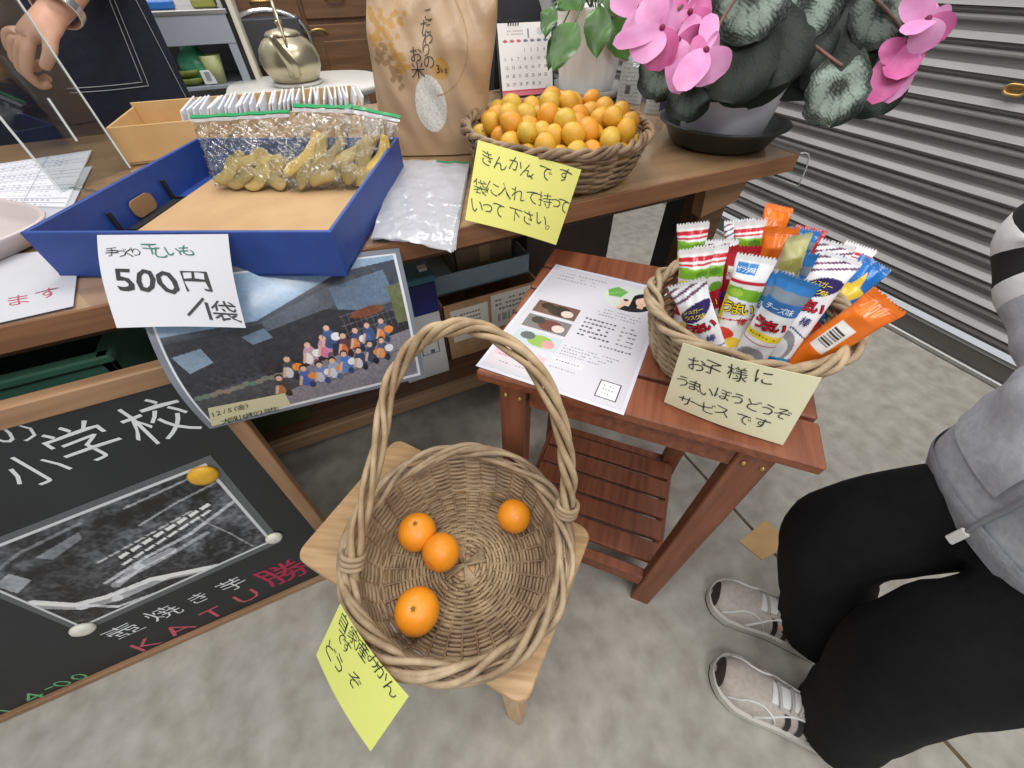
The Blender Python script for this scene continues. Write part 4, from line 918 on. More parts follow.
def slice_(sh, u, v, L, Wd, ang, mi, label, grp, dep=.004, tk=.006):
    c = sh(A(u*sh.w), A(v*sh.h), A(dep))[0]; ex_ = unit(sh.c[1]-sh.c[0]); ey_ = np.cross(sh.n, ex_)
    x = ex_*math.cos(ang)+ey_*math.sin(ang); y = np.cross(sh.n, x); ph = rng.uniform(0, 6)
    th = np.linspace(0, math.pi, 15); t = np.arange(18)*2*math.pi/18; V = []
    for q in th:
        l = -math.cos(q); r = math.sin(q)**.7
        for a in t: V.append((l*L/2, r*Wd/2*math.cos(a)*(1+.12*math.sin(3*l+ph))+.006*math.sin(2.2*l+ph), r*tk*math.sin(a)*(1+.3*math.sin(4*l+2*a+ph))+.003*math.sin(3*l+ph)))
    V = np.array(V)@np.stack([x, y, sh.n], 0)+c; F = [(i*18+k, i*18+(k+1) % 18, (i+1)*18+(k+1) % 18, (i+1)*18+k) for i in range(14) for k in range(18)]
    o = put('dried_sweet_potato', MB().add(V, F), M['potato'][mi], origin=c); tag(o, label, 'dried sweet potato', grp)
def bw(px, y, z0=0): return onplane(px, bb(0, y, 0), uy)
zA = zipbag('left clear zip bag of short rounded dried sweet potato pieces in the blue box', bb(.085, .262, .018), bb(.235, .262, .018), bw((289, 110), BD_-.012), bw((190, 116), BD_-.012), .030, 3)
zB = zipbag('middle clear zip bag of long dried sweet potato slices in the blue box', bb(.222, .250, .018), bb(.315, .262, .018), bw((352, 106), BD_-.012), bw((293, 104), BD_-.012), .026, 8)
zC = zipbag('right clear zip bag of dried sweet potato slices against the box side', bb(.300, .256, .018), bb(.382, .27, .018), bw((401, 116), BD_-.008), bw((346, 104), BD_-.008), .026, 12)
for u, v, L, Wd, a, mi in ((.22, .80, .055, .034, .5, 0), (.42, .74, .06, .036, -.7, 1), (.62, .80, .05, .036, .3, 0), (.80, .78, .055, .032, 1.1, 1), (.34, .90, .05, .03, 0, 1), (.55, .91, .055, .03, .2, 0), (.75, .91, .045, .03, -.3, 1), (.5, .64, .05, .03, .9, 0), (.72, .64, .045, .032, -.4, 0)):
    slice_(zA, u, v, L, Wd, a, mi, 'short rounded olive dried sweet potato piece in the left zip bag', 'dried pieces in the left bag')
for u, v, L, Wd, a, mi in ((.25, .62, .10, .026, 1.15, 2), (.48, .66, .095, .024, 1.2, 0), (.72, .68, .10, .026, 1.3, 1), (.4, .84, .07, .026, .9, 1), (.66, .88, .06, .03, .6, 0)):
    slice_(zB, u, v, L, Wd, a, mi, 'long dried sweet potato slice in the middle zip bag', 'dried slices in the middle bag')
for u, v, L, Wd, a, mi in ((.26, .60, .09, .024, 1.2, 0), (.55, .64, .10, .026, 1.35, 1), (.78, .62, .085, .024, 1.5, 2), (.45, .84, .06, .03, .9, 1), (.7, .86, .06, .03, 1.1, 0)):
    slice_(zC, u, v, L, Wd, a, mi, 'long dried sweet potato slice in the right zip bag', 'dried slices in the right bag')
# empty bags lying at the table edge
M['bag_milky'] = film('empty_bag_film', (248, 248, 250), .06, .15, milky=.27, bump=(30, 1.0))
for k, (lab, dz, sh_) in enumerate((('lowest empty zip bag of the flat stack at the table edge', 0, 0), ('middle empty zip bag of the flat stack at the table edge', .0035, .004), ('topmost crumpled empty zip bag of the flat stack at the table edge', .007, -.003))):
    TLb, TRb, BRb, BLb = Z((396+k, 164), .777), Z((470, 165+k), .777), Z((456-2*k, 244+k*2), .777), Z((371+k, 241+k), .777)
    s_ = Sheet(TLb, TRb, BRb, BLb); v, u = np.meshgrid(np.linspace(0, 1, 46), np.linspace(0, 1, 30), indexing='ij'); P = s_(u*s_.w, v*s_.h, 0*u)
    P[..., 2] = .7785+dz+.0009*np.sin(9*u+7*v+k*2)+.0009*np.sin(23*u-15*v+k)+.0004*np.sin(40*u+33*v)+.001
    ov = np.clip(.590-P[..., 1], 0, 1); P[..., 2] -= ov*ov*9*.55; P[..., 1] += ov*ov*1.5
    o = thing('zip_bag', lab, 'bag', tuple(P[20, 15]), 'empty zip bags at the table edge'); b = MB().grid(P).grid(P-A(0, 0, .0006), flip=True); put('film', b, 'bag_milky', o)
    b = MB(); q = P[0:2, 16:] + A(0, 0, .0009); b.grid(q).grid(q-A(0, 0, .0016), flip=True); put('zip_strip', b, 'zip_g' if k else mat('blue_zip', (40, 120, 180), .4), o)
# papers and tray
def flat_sheet(name, label, cat, pxs, z, m='paper'):
    s_ = Sheet(*[Z(p, z) for p in pxs]); b = MB(); s_.slab(b, 6, 6, .0006); o = thing(name, label, cat, tuple(s_(s_.w/2, s_.h/2, 0))); put('paper', b, m, o); return s_, o
M['print_paper'] = M['print']
s_, o = flat_sheet('paper_sheet', 'lined white list paper lying flat behind the acrylic panel', 'paper', ((-30, 168), (92, 150), (66, 208), (-50, 205)), .7775)
cv = Canvas(120, 90, (232, 232, 240))
for k in range(14): cv.line([(.02, .07*k+.03), (.98, .07*k+.03)], .006, (160, 160, 176)); cv.text(.05, .07*k+.06, .8, 18, (150, 150, 166), .02)
for x in (.3, .62, .8): cv.line([(x, 0), (x, 1)], .006, (150, 150, 170))
b = MB(); cv.lay(b, s_, .0005, .01, .01, .99, .99); put('print', b, 'print', o)
s_, o = flat_sheet('paper_sheet', 'blank white paper lying under the lined list near the tray', 'paper', ((30, 178), (92, 166), (68, 215), (-20, 232)), .7768)
s_, o = flat_sheet('paper_sign', 'white paper sign with red handwriting at the front left table edge', 'sign', ((-60, 262), (80, 247), (73, 306), (-60, 336)), .777)
M['ink_r'] = mat('red_pen', (188, 66, 92), .6)
b = MB(); pxline(b, s_, [('し', (-14, 306)), ('ま', (19, 300)), ('す', (49, 293))], .034, .1, off=-.012, wob=.08, shear=-.1); put('handwriting', b, 'ink_r', o)
M['tray'] = mat('pink_white_plastic', (200, 186, 184), .35, noise=6, rgb2=(208, 196, 194))
b = MB(); b.lathe([(0, .004), (.115, .004), (.13, .010), (.142, .027), (.149, .030), (.151, .027), (.146, .022), (.134, .002), (.12, 0), (0, 0)], 56, c=(-.545, .872, .7765), sx=1.0, sy=.72, p=3.2, rot=-.75)
o = put('tray', b, 'tray', origin=(-.545, .872, .7765)); tag(o, 'pinkish white rounded money tray at the left of the blue box', 'tray')
# acrylic panel
M['acrylic'] = film('acrylic_sheet', (236, 240, 240), .10, .01); M['acrylic_edge'] = mat('acrylic_edge', (226, 232, 234), .15)
a0, a1 = Z((62, 193), .7775), Z((130, 168), .7775); ax_ = unit(a1-a0); an = np.cross([0, 0, 1], ax_); Wd = np.linalg.norm(a1-a0); RA = np.stack([ax_, an, [0, 0, 1]], 1); ZA = .7775
ac = thing('acrylic_stand', 'clear upright acrylic panel on the table left of the cardboard box', 'display panel', tuple((a0+a1)/2))
put('panel', MB().box((a0+a1)/2+A(0, 0, .26), (Wd-.004, .003, .52), RA), 'acrylic', ac)
for q in (a0, a1): put('edge', MB().box(q+A(0, 0, .26), (.0025, .0034, .52), RA), 'acrylic_edge', ac)
put('foot', MB().box(a0+ax_*.02+an*-.03+A(0, 0, .0015), (.004, .07, .003), RA), 'acrylic', ac)
put('slot_edge', MB().bar(onplane((47, 98), a0, an)-an*.0025, onplane((76, 141), a0, an)-an*.0025, .0012, .0035), 'acrylic_edge', ac)
# cardboard box of envelopes
K0 = A(-.354, 1.178, .7765); kd = A(.085, .0, 0)
cbx = thing('cardboard_box', 'long brown cardboard box packed with a row of white packets behind the blue box', 'box', (-.1, 1.28, .7765))
kx = unit(A(.5, -.05, 0)); ky = np.cross([0, 0, 1], kx); KW, KD, KH = .50, .19, .068; RK = np.stack([kx, ky, [0, 0, 1]], 1)
def kb_(x, y, z): return K0+kx*x+ky*y+A(0, 0, z)
M['kraft2'] = mat('cardboard_tan', (196, 158, 106), .8, noise=14, rgb2=(208, 172, 122)); 
put('base', MB().box(kb_(KW/2, KD/2, .002), (KW, KD, .004), RK), 'kraft2', cbx)
put('front_panel', MB().box(kb_(KW/2, .002, KH/2), (KW, .004, KH), RK, .001), 'kraft2', cbx); put('back_panel', MB().box(kb_(KW/2, KD-.002, KH/2+.004), (KW, .004, KH+.008), RK, .001), 'kraft2', cbx)
for x in (.002, KW-.002): put('end_panel', MB().box(kb_(x, KD/2, KH/2), (.004, KD-.008, KH), RK, .001), 'kraft2', cbx)
M['packet_film'] = film('packet_film', (250, 250, 252), .08, .2, milky=.72)
env = MB().box((0, 0, .041), (.004, .145, .078), bev=.0015); envm = env.mesh('packet', [mat('white_packet', (232, 234, 238), .4)])
for i in range(34):
    x = .118+i*(.365/33); o = bpy.data.objects.new('packet', envm); COL.objects.link(o); p = kb_(x, KD/2+rng.uniform(-.004, .004), .006)
    o.location = Vector(p.tolist()); o.rotation_euler = (rng.uniform(-.03, .03), .30+rng.uniform(-.06, .06), math.atan2(kx[1], kx[0])+rng.uniform(-.04, .04))
    tag(o, 'thin white packet standing in the row in the long cardboard box', 'packet', 'white packets in the cardboard box')

# ================================================================== ON THE TABLE, BACK
# rice bag
r0, r1 = A(.145, .985, 0), A(.347, .898, 0); rx_ = unit(r1-r0); ry_ = np.cross([0, 0, 1], rx_); RW, RD_, RH = np.linalg.norm(r1-r0), .105, .285
rc = (r0+r1)/2+ry_*RD_/2+A(0, 0, .7765)
def rbag(a, v, lift=0.0):
    """a: angle round the bag (front is -pi/2), v: height 0..1"""
    p = 4.0; ca, sa = np.cos(a), np.sin(a); X = np.sign(ca)*np.abs(ca)**(2/p); Y = np.sign(sa)*np.abs(sa)**(2/p)
    wv = RW/2*(1+.09*np.sin(v*2.6)+.02*np.sin(v*11))*(1+.035*np.clip((v-.7)/.3, 0, 1)); dp = RD_/2*(1+.16*np.sin(np.clip(v, 0, 1)*3.14))*(1-.86*np.clip((v-.62)/.36, 0, 1)**1.3)
    cr_ = np.clip((v-.55)/.4, 0, 1)
    wr = .0035*np.sin(X*6+v*13)*np.sin(v*9+2)+.0045*cr_*np.sin(X*11+1.5)+.008*cr_*np.sin(X*5-v*15)+.006*np.clip(X-.35, 0, 1)*np.sin(v*19+X*8)+.002*np.sin(X*17+v*21)
    fr_ = 1+.0*v
    sh_ = .012*np.clip(v*8, 0, 1)
    x = X*wv+.040*v; y = Y*(dp+lift)+wr*fr_*np.clip(v*6, 0, 1); z = v*RH+.010*cr_*np.sin(X*4+.5)*v
    return rc+x[..., None]*rx_+y[..., None]*ry_+z[..., None]*A(0, 0, 1)
rb_ = thing('rice_bag', 'brown paper rice bag with black lettering and an oval window standing on the table', 'bag', tuple(rc))
a = np.concatenate([-np.arccos(np.sign(q_)*np.abs(q_)**2) for q_ in [np.linspace(-1, 1, 201)]]+[np.linspace(0, math.pi, 80)[1:]]); v = np.linspace(0, 1, 171); Vg, Ag = np.meshgrid(v, a, indexing='ij'); P = rbag(Ag, Vg)
col = np.empty(P.shape); col[:] = (186, 156, 124)
X = np.sign(np.cos(Ag))*np.abs(np.cos(Ag))**.5; front = (Ag < 0)
def rpx(px):
    q = onplane(px, rc-ry_*(RD_/2+.008), ry_)-rc; return q@rx_, q[2]/RH
Xm = X*RW/2*(1+.09*np.sin(Vg*2.6))+.040*Vg; Zm = Vg*RH
wx, wz = rpx((431, 105)); k = front & ((((Xm-wx)/.031)**2+((Zm-wz*RH)/.048)**2) < 1)
sp = nr.rand(*Vg.shape); col[k] = np.where(sp[k][:, None] < .5, (232, 230, 222), (206, 202, 190))
gx, gz = rpx((441, 69)); col[front & (((Xm-gx)**2+(Zm-gz*RH)**2) < .0165**2)] = (186, 140, 72)
for (px, n) in (((372, 12), 0), ((376, 22), 0), ((381, 30), 0), ((378, 40), 0), ((386, 38), 0), ((392, 30), 0), ((390, 47), 0), ((396, 55), 0), ((397, 12), 0), ((393, 20), 0), ((400, 62), 0), ((384, 52), 1), ((380, 60), 1), ((387, 68), 1), ((393, 76), 1), ((399, 82), 1), ((404, 66), 0), ((374, 32), 0), ((388, 24), 0)):
    gx, gz = rpx(px)
    for j in range(5):
        ox, oz = nr.uniform(-.012, .012, 2); col[front & ((((Xm-gx-ox)/.0048)**2+((Zm-gz*RH-oz)/.0042)**2) < 1)] = (178, 136, 72) if not n else (150, 120, 84)
ax0, az0 = rpx((452, 40)); d_ = np.hypot((Xm-ax0)/.9, Zm-az0*RH); 
col[front & (np.abs(np.hypot((Xm-rpx((425, 45))[0])/1.0, Zm-rpx((425, 45))[1]*RH)-.078) < .0012) & (Xm > .03)] = (170, 136, 92)
col[(Vg > .955)] = (232, 228, 220)
b = MB().grid(P, 0, True, lin(col), True)
b.add(P[0][:-1], [tuple(range(len(a)-1))], 0, False, lin((196, 166, 130)))
put('paper_bag', b, [mat('kraft_paper_print', (200, 170, 130), .36, vcol=True, bump=(18, .5), bdist=.01)], rb_)
def rsurf(x, y, lift=0.0):
    vv = -np.asarray(y, float)/RH; xx = np.asarray(x, float)-.040*vv; wv = RW/2*(1+.09*np.sin(vv*2.6)+.02*np.sin(vv*11)); X_ = np.clip(xx/wv, -.999, .999); aa = -np.arccos(np.sign(X_)*np.abs(X_)**2)
    return rbag(aa, vv, 0.0)-ry_*(np.asarray(lift, float)+.0012)[..., None]
b = MB()
for g, px, sz in (('こ', (427, 17), .020), ('だ', (425, 28), .022), ('わ', (427, 39), .022), ('り', (426, 50), .022), ('の', (429, 62), .024), ('お', (416, 54), .026), ('米', (418, 70), .028)):
    x, z = rpx(px); char(b, rsurf, g, x, -z*RH, sz, 0, off=-.008, lift=.0008, wob=.01)
for g, px, sz in (('3', (438, 69), .018), ('k', (442, 70), .011), ('g', (446, 71), .011)):
    x, z = rpx(px); char(b, rsurf, g, x, -z*RH, sz, 0, off=-.0, lift=.0008, wob=.0)
put('lettering', b, 'black', rb_)

# desk calendar
c0, c1 = Z((503, 97), .779), Z((553, 93), .779); cx_ = unit(c1-c0); cn = np.cross(cx_, [0, 0, 1]); CWd = np.linalg.norm(c1-c0)
top = lambda q: q-cn*.035
ctl, ctr = onplane((498, 25), c0-cn*.02, cn), onplane((551, 22), c0-cn*.02, cn); hgt = ((ctl+ctr)/2)[2]-.779
cs = Sheet(c0-cn*.05+A(0, 0, hgt), c1-cn*.05+A(0, 0, hgt), c1, c0)
cal = thing('desk_calendar', 'desk calendar showing January on a black stand between the rice bag and the white pot', 'calendar', tuple((c0+c1)/2-cn*.05))
b = MB(); s2_ = Sheet(cs.c[0]-cx_*.006, cs.c[1]+cx_*.006, cs.c[2]+cx_*.006-A(0, 0, .003), cs.c[3]-cx_*.006-A(0, 0, .003)); b.slab(s2_.pts(2, 2, off=-.0015), cs.n, .003)
bk = Sheet(cs.c[1]-cn*.004, cs.c[0]-cn*.004, c0-cn*.12, c1-cn*.12); b.slab(bk.pts(2, 2), -cn*-1, .003); put('stand', b, 'blackmetal', cal)
b = MB(); cs.slab(b, 3, 3, .0012); pg = put('page', b, 'paper', cal)
b = MB(); cv = Canvas(80, 100, (238, 236, 236)); cv.rect(0, .93, 1, 1, (214, 120, 140)); cv.rect(0, .915, 1, .925, (200, 60, 80)); cv.text(.18, .11, .3, 8, (170, 150, 150), .02); cv.text(.18, .15, .3, 8, (170, 150, 150), .02); cv.ell(.78, .12, .06, .05, (206, 204, 216))
for i in range(7): cv.ell(.13+.125*i, .24, .045, .018, (196, 92, 100) if i in (0, 1, 2) else (120, 120, 150))
for i in range(6): cv.line([(0, .30+.12*i), (1, .30+.12*i)], .004, (190, 188, 190))
cv.lay(b, cs, .0005); put('print', b, 'print', pg)
b = MB(); char(b, cs, '1', .56*cs.w, .14*cs.h, .03, off=.01, wob=0, lift=.0009)
n_ = 1
for r in range(5):
    for c in range(7):
        if (r == 0 and c < 3) or n_ > 31: continue
        for j, g in enumerate(str(n_)): char(b, cs, g, (.10+.125*c+.028*j)*cs.w, (.36+.118*r)*cs.h, .0115, off=0, wob=0, lift=.0009)
        n_ += 1
put('date_numbers', b, mat('grey_ink', (84, 76, 84), .6), pg)
b = MB()
for i in range(5): t = np.linspace(0, 2*math.pi, 12); p = cs(A((.2+.045*i)*cs.w), A(0.0), A(0.))[0]; b.tube(p+np.outer(np.cos(t), cn)*.005+np.outer(np.sin(t), [0, 0, 1])*.006, .0014, 6)
put('binding', b, 'black', cal)

# ------------------------------------------------------------------ plants
def leaf(mb, base, d, nrm, L, W, curve=.15, heart=.0, fold=.12, nu=11, nv=9, paint=None, m=0):
    """a leaf blade from base along d, facing nrm"""
    d = unit(d); nrm = unit(np.asarray(nrm)-d*(np.asarray(nrm)@d)); s = np.cross(nrm, d)
    t = np.linspace(0, 1, nu); w_ = np.linspace(-1, 1, nv); Tt, Ww = np.meshgrid(t, w_, indexing='ij')
    if heart: half = W/2*np.clip(1-np.abs(2*np.clip(Tt*.95+.05, 0, 1)-1)**2.3, 0, 1)**.46; back = -heart*L*np.abs(Ww)**1.3*(1-Tt)**2.2+heart*L*.5*(1-np.abs(Ww))*(1-Tt)**6
    else: half = W/2*np.clip(np.sin(np.clip(Tt, .01, 1)**.75*math.pi), 0, 1)**.8; back = 0
    half = half*(1+.04*np.sin(Tt*23+Ww*2)); x = Tt*L+back; y = Ww*half
    z = fold*np.abs(y)-curve*L*Tt**2+.006*np.sin(Tt*9+Ww*2)*np.abs(Ww)+(.10 if heart else 0)*-(y*y)/max(W, 1e-6)*2
    P = np.asarray(base)+x[..., None]*d+y[..., None]*s+z[..., None]*nrm
    col = paint(Tt, Ww) if paint else None
    mb.grid(P, m, True, col).grid(P-nrm*.0006, m, True, None if col is None else col*.8, True)
    return P
# white pot plant
pc = A(.862, 1.285, .7765)
pl = thing('potted_plant', 'green leafy plant in a ribbed white pot on the table behind the kumquats', 'plant', tuple(pc))
M['pot_white'] = mat('white_ceramic', (228, 226, 224), .35); M['soil'] = mat('soil', (58, 46, 38), .95, noise=60, rgb2=(84, 68, 56), bump=(90, 1.0))
n = 96; aa = np.arange(n)*2*math.pi/n; rib = 1+.012*np.cos(aa*16); V = []
prof_ = [(.078, .004), (.084, .02), (.096, .12), (.103, .195), (.104, .2), (.096, .2), (.092, .17)]
for r, z in prof_: V += [(pc[0]+r*q*math.cos(t), pc[1]+r*q*math.sin(t), pc[2]+z+.006) for q, t in zip(rib, aa)]
F = [(i*n+k, i*n+(k+1) % n, (i+1)*n+(k+1) % n, (i+1)*n+k) for i in range(len(prof_)-1) for k in range(n)]+[tuple(range(n))[::-1]]
put('pot', MB().add(V, F), 'pot_white', pl)
put('soil', MB().lathe([(.094, .182), (.05, .19), (0, .192)], 32, c=pc), 'soil', pl)
q = onplane((551, 55), pc+A(-.06, -.08, .1), unit(A(-.75, -.66, 0))); vd = unit(A(q[0]-pc[0], q[1]-pc[1], 0)); q = pc+vd*.098+A(0, 0, q[2]-pc[2])
sx_ = np.cross([0, 0, 1], vd); b = MB().lathe([(0, 0), (.014, 0), (.014, .0012), (0, .0012)], 20); b.V = [w_[:, 0:1]*sx_+w_[:, 1:2]*A(0, 0, 1)*1.25+w_[:, 2:3]*vd+q for w_ in b.V]; put('sticker', b, mat('red_sticker', (214, 84, 58), .5), pl)
M['leaf_green'] = mat('green_leaf', (62, 98, 48), .35, noise=18, rgb2=(84, 124, 60), bump=(60, .2)); M['stem'] = mat('green_stem', (88, 112, 62), .5)
for px, tip, y, L, W in (((575, 22), (556, 62), 1.16, .15, .075), ((598, 6), (597, 42), 1.15, .13, .07), ((612, 20), (626, 52), 1.18, .13, .075), ((552, 6), (546, 30), 1.2, .09, .045), ((560, 30), (548, 68), 1.19, .11, .04), ((625, 10), (640, 34), 1.2, .11, .06), ((583, -8), (560, 4), 1.22, .12, .07), ((604, -16), (620, 2), 1.2, .12, .07), ((590, -30), (576, -14), 1.25, .12, .07), ((640, -6), (655, 16), 1.28, .11, .06)):
    p0, p1 = Yp(px, y), Yp(tip, y-.03); b = MB(); leaf(b, p0, p1-p0, CAMP-p0+A(0, 0, .5), max(np.linalg.norm(p1-p0), L*.8), W, curve=.10); put('leaf', b, 'leaf_green', pl)
    b = MB(); s_ = pc+A(rng.uniform(-.03, .03), rng.uniform(-.03, .03), .19); b.tube(spline([s_, (s_+p0)/2+A(0, 0, .05), p0], 8), .0022, 6); put('stem', b, 'stem', pl)
sc_ = pc
b = MB().lathe([(0, 0), (.10, 0), (.118, .012), (.126, .026), (.122, .027), (.108, .008), (.08, .0055), (0, .0055)], 48, c=pc); o = put('saucer', b, mat('grey_saucer', (168, 168, 164), .4), origin=pc); tag(o, 'grey round saucer under the ribbed white pot', 'saucer')
# clear packs with fine print
for k, (pxs, y, lab) in enumerate((((616, 102, 640, 56), 1.12, 'clear plastic packet with fine print beside the white pot'), ((644, 113, 668, 60), 1.02, 'clear plastic packet with a blue mark behind the black saucer'))):
    x0, yb, x1, yt = pxs; p0 = Z((x0, yb), .7765); p1 = Z((x1, yb+2), .7765); ux_ = unit(A(p1[0]-p0[0], p1[1]-p0[1], 0)); wd = np.linalg.norm(p1-p0); nn = np.cross(ux_, [0, 0, 1]); hh = onplane((x0+2, yt), p0, nn)[2]-.7765
    o = thing('plastic_packet', lab, 'packet', tuple((p0+p1)/2)); s_ = Sheet(p0+A(0, 0, hh)-nn*.012, p1+A(0, 0, hh)-nn*.012, p1, p0, lambda u, v: .006*np.sin(u*3.1)*np.sin(v*3.1))
    b = MB(); v, u = np.meshgrid(np.linspace(0, 1, 14), np.linspace(0, 1, 12), indexing='ij'); b.grid(s_(u*s_.w, v*s_.h, 0*u+.008)).grid(s_(u*s_.w, v*s_.h, 0*u-.01*np.sin(u*3.1)), flip=True); put('film', b, 'bag', o)
    cv = Canvas(60, 90, (196, 200, 204))
    for i in range(11): cv.text(.1, .08+.085*i, .8, 11, (120, 124, 130), .03, .7)
    if k: cv.poly([(.55, .72), (.85, .66), (.9, .85), (.6, .95)], (30, 44, 110))
    else: cv.rect(.75, .2, 1, .36, (190, 164, 90)); cv.rect(.3, .6, .5, .8, (80, 88, 98))
    b = MB(); s_.slab(b, 8, 8, .004); cv.lay(b, s_, .0006); put('printed_card', b, 'print', o)
# cyclamen
cc = A(.872, .735, .7765)
b = MB().lathe([(0, 0), (.100, 0), (.108, .006), (.126, .036), (.138, .041), (.139, .045), (.131, .045), (.119, .038), (.103, .008), (0, .006)], 64, c=cc); o = put('saucer', b, mat('black_green_plastic', (34, 40, 38), .4), origin=cc); tag(o, 'black plastic saucer under the cyclamen pot at the right table end', 'saucer')
cy = thing('potted_cyclamen', 'pink cyclamen with silver marbled leaves in a pale pot at the right table end', 'plant', tuple(cc+A(0, 0, .006)))
M['pot_lilac'] = mat('pale_lilac_plastic', (222, 222, 232), .45, noise=6, rgb2=(234, 234, 240))
b = MB().lathe([(0, .007), (.082, .007), (.086, .012), (.112, .165), (.119, .168), (.120, .185), (.112, .186), (.106, .17)], 56, c=cc); put('pot', b, 'pot_lilac', cy)
put('soil', MB().lathe([(.107, .166), (.06, .172), (0, .174)], 32, c=cc), 'soil', cy)
LG, LS, LD = lin((24, 33, 21)), lin((152, 168, 156)), lin((34, 48, 36))
def paint_for(silver):
    ph = rng.uniform(0, 6)
    def f(t, w_):
        r = np.hypot((t-.35)*1.2, w_*.75); zone = np.clip(1-np.abs(r-.42)/.28, 0, 1)
        vein = np.abs(np.sin((np.arctan2(w_, t-.12+1e-6))*6+ph)); net = np.abs(np.sin(t*37+3*np.sin(w_*9+ph)))*np.abs(np.sin(w_*23+2*np.sin(t*19)))
        q = (zone*.9+.25)*(.25+.75*net+.35*vein); q = np.clip((q-.18)/.42, 0, 1); s = np.clip(silver*q*(.8+.2*nr.rand(*t.shape)), 0, 1)[..., None]
        c = LG*(1-s)+LS*s; return c*(1-.25*nr.rand(*t.shape)[..., None]*.5)
    return f
cent = cc+A(0, 0, .175)
def cyleaf(px, dist, size, silver, tipdir, face=None):
    """blade centred where it is seen, dist along the line of sight (unit depth)"""
    v = rd(px); P0 = CAMP+v*dist; fc = unit(unit(CAMP-P0)+A(*(face or (0, 0, .55)))); d = unit(AX_R*tipdir[0]+AX_D*tipdir[1]); d = unit(d-fc*(d@fc)); base = P0-d*size*.42
    b = MB(); leaf(b, base, d, fc, size, size*1.02, curve=.12, heart=.22, fold=.0, nu=44, nv=45, paint=paint_for(silver)); put('leaf', b, 'pattern', cy)
    b = MB(); b.tube(spline([cent+A(rng.uniform(-.03, .03), rng.uniform(-.03, .03), 0), (cent+base)/2+A(0, 0, .03)-fc*.02, base-fc*.002], 7), .003, 6); put('leaf_stem', b, 'stem_red', cy)
M['stem_red'] = mat('reddish_stem', (110, 74, 66), .5)
dpt = cc@AX_F*0+(cc+A(0, 0, .22)-CAMP)@AX_F
for px, dd, sz, sil, td in (((754, -4), -.10, .110, .95, (.2, 1)), ((808, 4), -.08, .092, .9, (.5, .8)), ((838, 90), -.10, .088, .9, (-.15, 1)), ((884, 12), -.07, .092, .55, (.2, 1)), ((900, -12), -.02, .10, .5, (.7, .7)), ((756, 52), -.02, .15, .06, (-.1, 1)), ((728, 48), -.01, .14, .05, (-.5, 1)), ((806, 50), .0, .14, .08, (.6, .8)),
        ((742, 58), -.06, .115, .06, (-.2, 1)), ((778, 46), -.07, .105, .08, (.4, 1)), ((722, 50), -.05, .10, .05, (-.4, 1)), ((806, 40), -.05, .09, .15, (.6, .7)), ((690, 92), .02, .085, .25, (-.1, 1)), ((662, 70), .05, .09, .45, (-.2, 1)), ((866, 58), .01, .15, .10, (.6, .8)), ((830, 30), .03, .15, .10, (.3, 1)), ((700, 10), .05, .14, .1, (-.8, .5)), ((876, 86), -.01, .09, .2, (.3, 1)), ((780, -25), .0, .15, .4, (.1, .9)), ((850, -25), .02, .15, .4, (.4, .9)), ((832, 62), .05, .12, .1, (.5, 1)), ((790, 30), .06, .15, .1, (0, 1)), ((850, 10), -.04, .11, .25, (.6, .6)), ((685, 40), .06, .13, .1, (-.7, .7)), ((765, 20), -.03, .10, .06, (.4, 1)), ((838, 48), -.03, .12, .12, (.2, 1)), ((715, 15), -.01, .12, .12, (-.3, .9))):
    cyleaf(px, dpt+dd, sz, sil, td)
M['petal'] = mat('pink_petal', (214, 132, 184), .55, noise=30, rgb2=(224, 158, 202)); M['petal_deep'] = mat('deep_pink_petal', (202, 84, 146), .55, noise=30, rgb2=(214, 116, 172)); M['eye'] = mat('flower_eye', (120, 24, 70), .6)
def petal(mb, base, d, nrm, L, W, curl, m):
    d = unit(d); nrm = unit(np.asarray(nrm)-d*(np.asarray(nrm)@d)); s = np.cross(nrm, d); t = np.linspace(0, 1, 15); w_ = np.linspace(-1, 1, 9); Tt, Ww = np.meshgrid(t, w_, indexing='ij')
    half = W/2*(.25+.75*np.sin(np.clip(Tt, 0, 1)**.8*math.pi*.86))*np.clip((1-Tt)*8, 0, 1)**.35; ang = curl*Tt
    x = L*Tt*np.cos(ang*.6); z = -L*Tt*np.sin(ang*.6)+.0; y = Ww*half; z = z+.22*np.abs(y)*Ww*np.sin(Tt*3)+.15*y*y/W
    P = np.asarray(base)+x[..., None]*d+y[..., None]*s+z[..., None]*nrm; mb.grid(P, m).grid(P-nrm*.0005, m, flip=True)
def bloom(px, dd, petals, back=False):
    """petals: (tip px, length, width, deep)"""
    c = CAMP+rd(px)*(dpt+dd); k_ = 0
    st_ = MB(); st_.tube(spline([cent+A(rng.uniform(-.02, .02), rng.uniform(-.02, .02), 0), (cent+c)/2+A(0, 0, .07)+unit(c-CAMP)*.03, c+unit(c-CAMP)*.03+A(0, 0, .005), c], 8), .003, 6); f_ = put('flower', st_.ball(c, (.005, .005, .005), 10, 1), ['stem_red', 'eye'], cy)
    for tip, L, W, m in petals:
        q = CAMP+rd(tip)*(dpt+dd-.012*((k_ % 3)-1)); d = q-c; b = MB(); petal(b, c, d, CAMP-c+A(0, 0, .2)+A(rng.uniform(-.3, .3), rng.uniform(-.3, .3), rng.uniform(-.3, .3)), L or np.linalg.norm(d), W, rng.uniform(.1, .5), 0); put('petal', b, 'petal_deep' if m else 'petal', f_); k_ += 1
bloom((662, 28), -.16, [((658, 68), 0, .055, 1), ((636, 55), 0, .05, 0), ((618, 40), 0, .028, 0), ((690, 0), 0, .04, 0), ((640, -10), 0, .05, 0)])
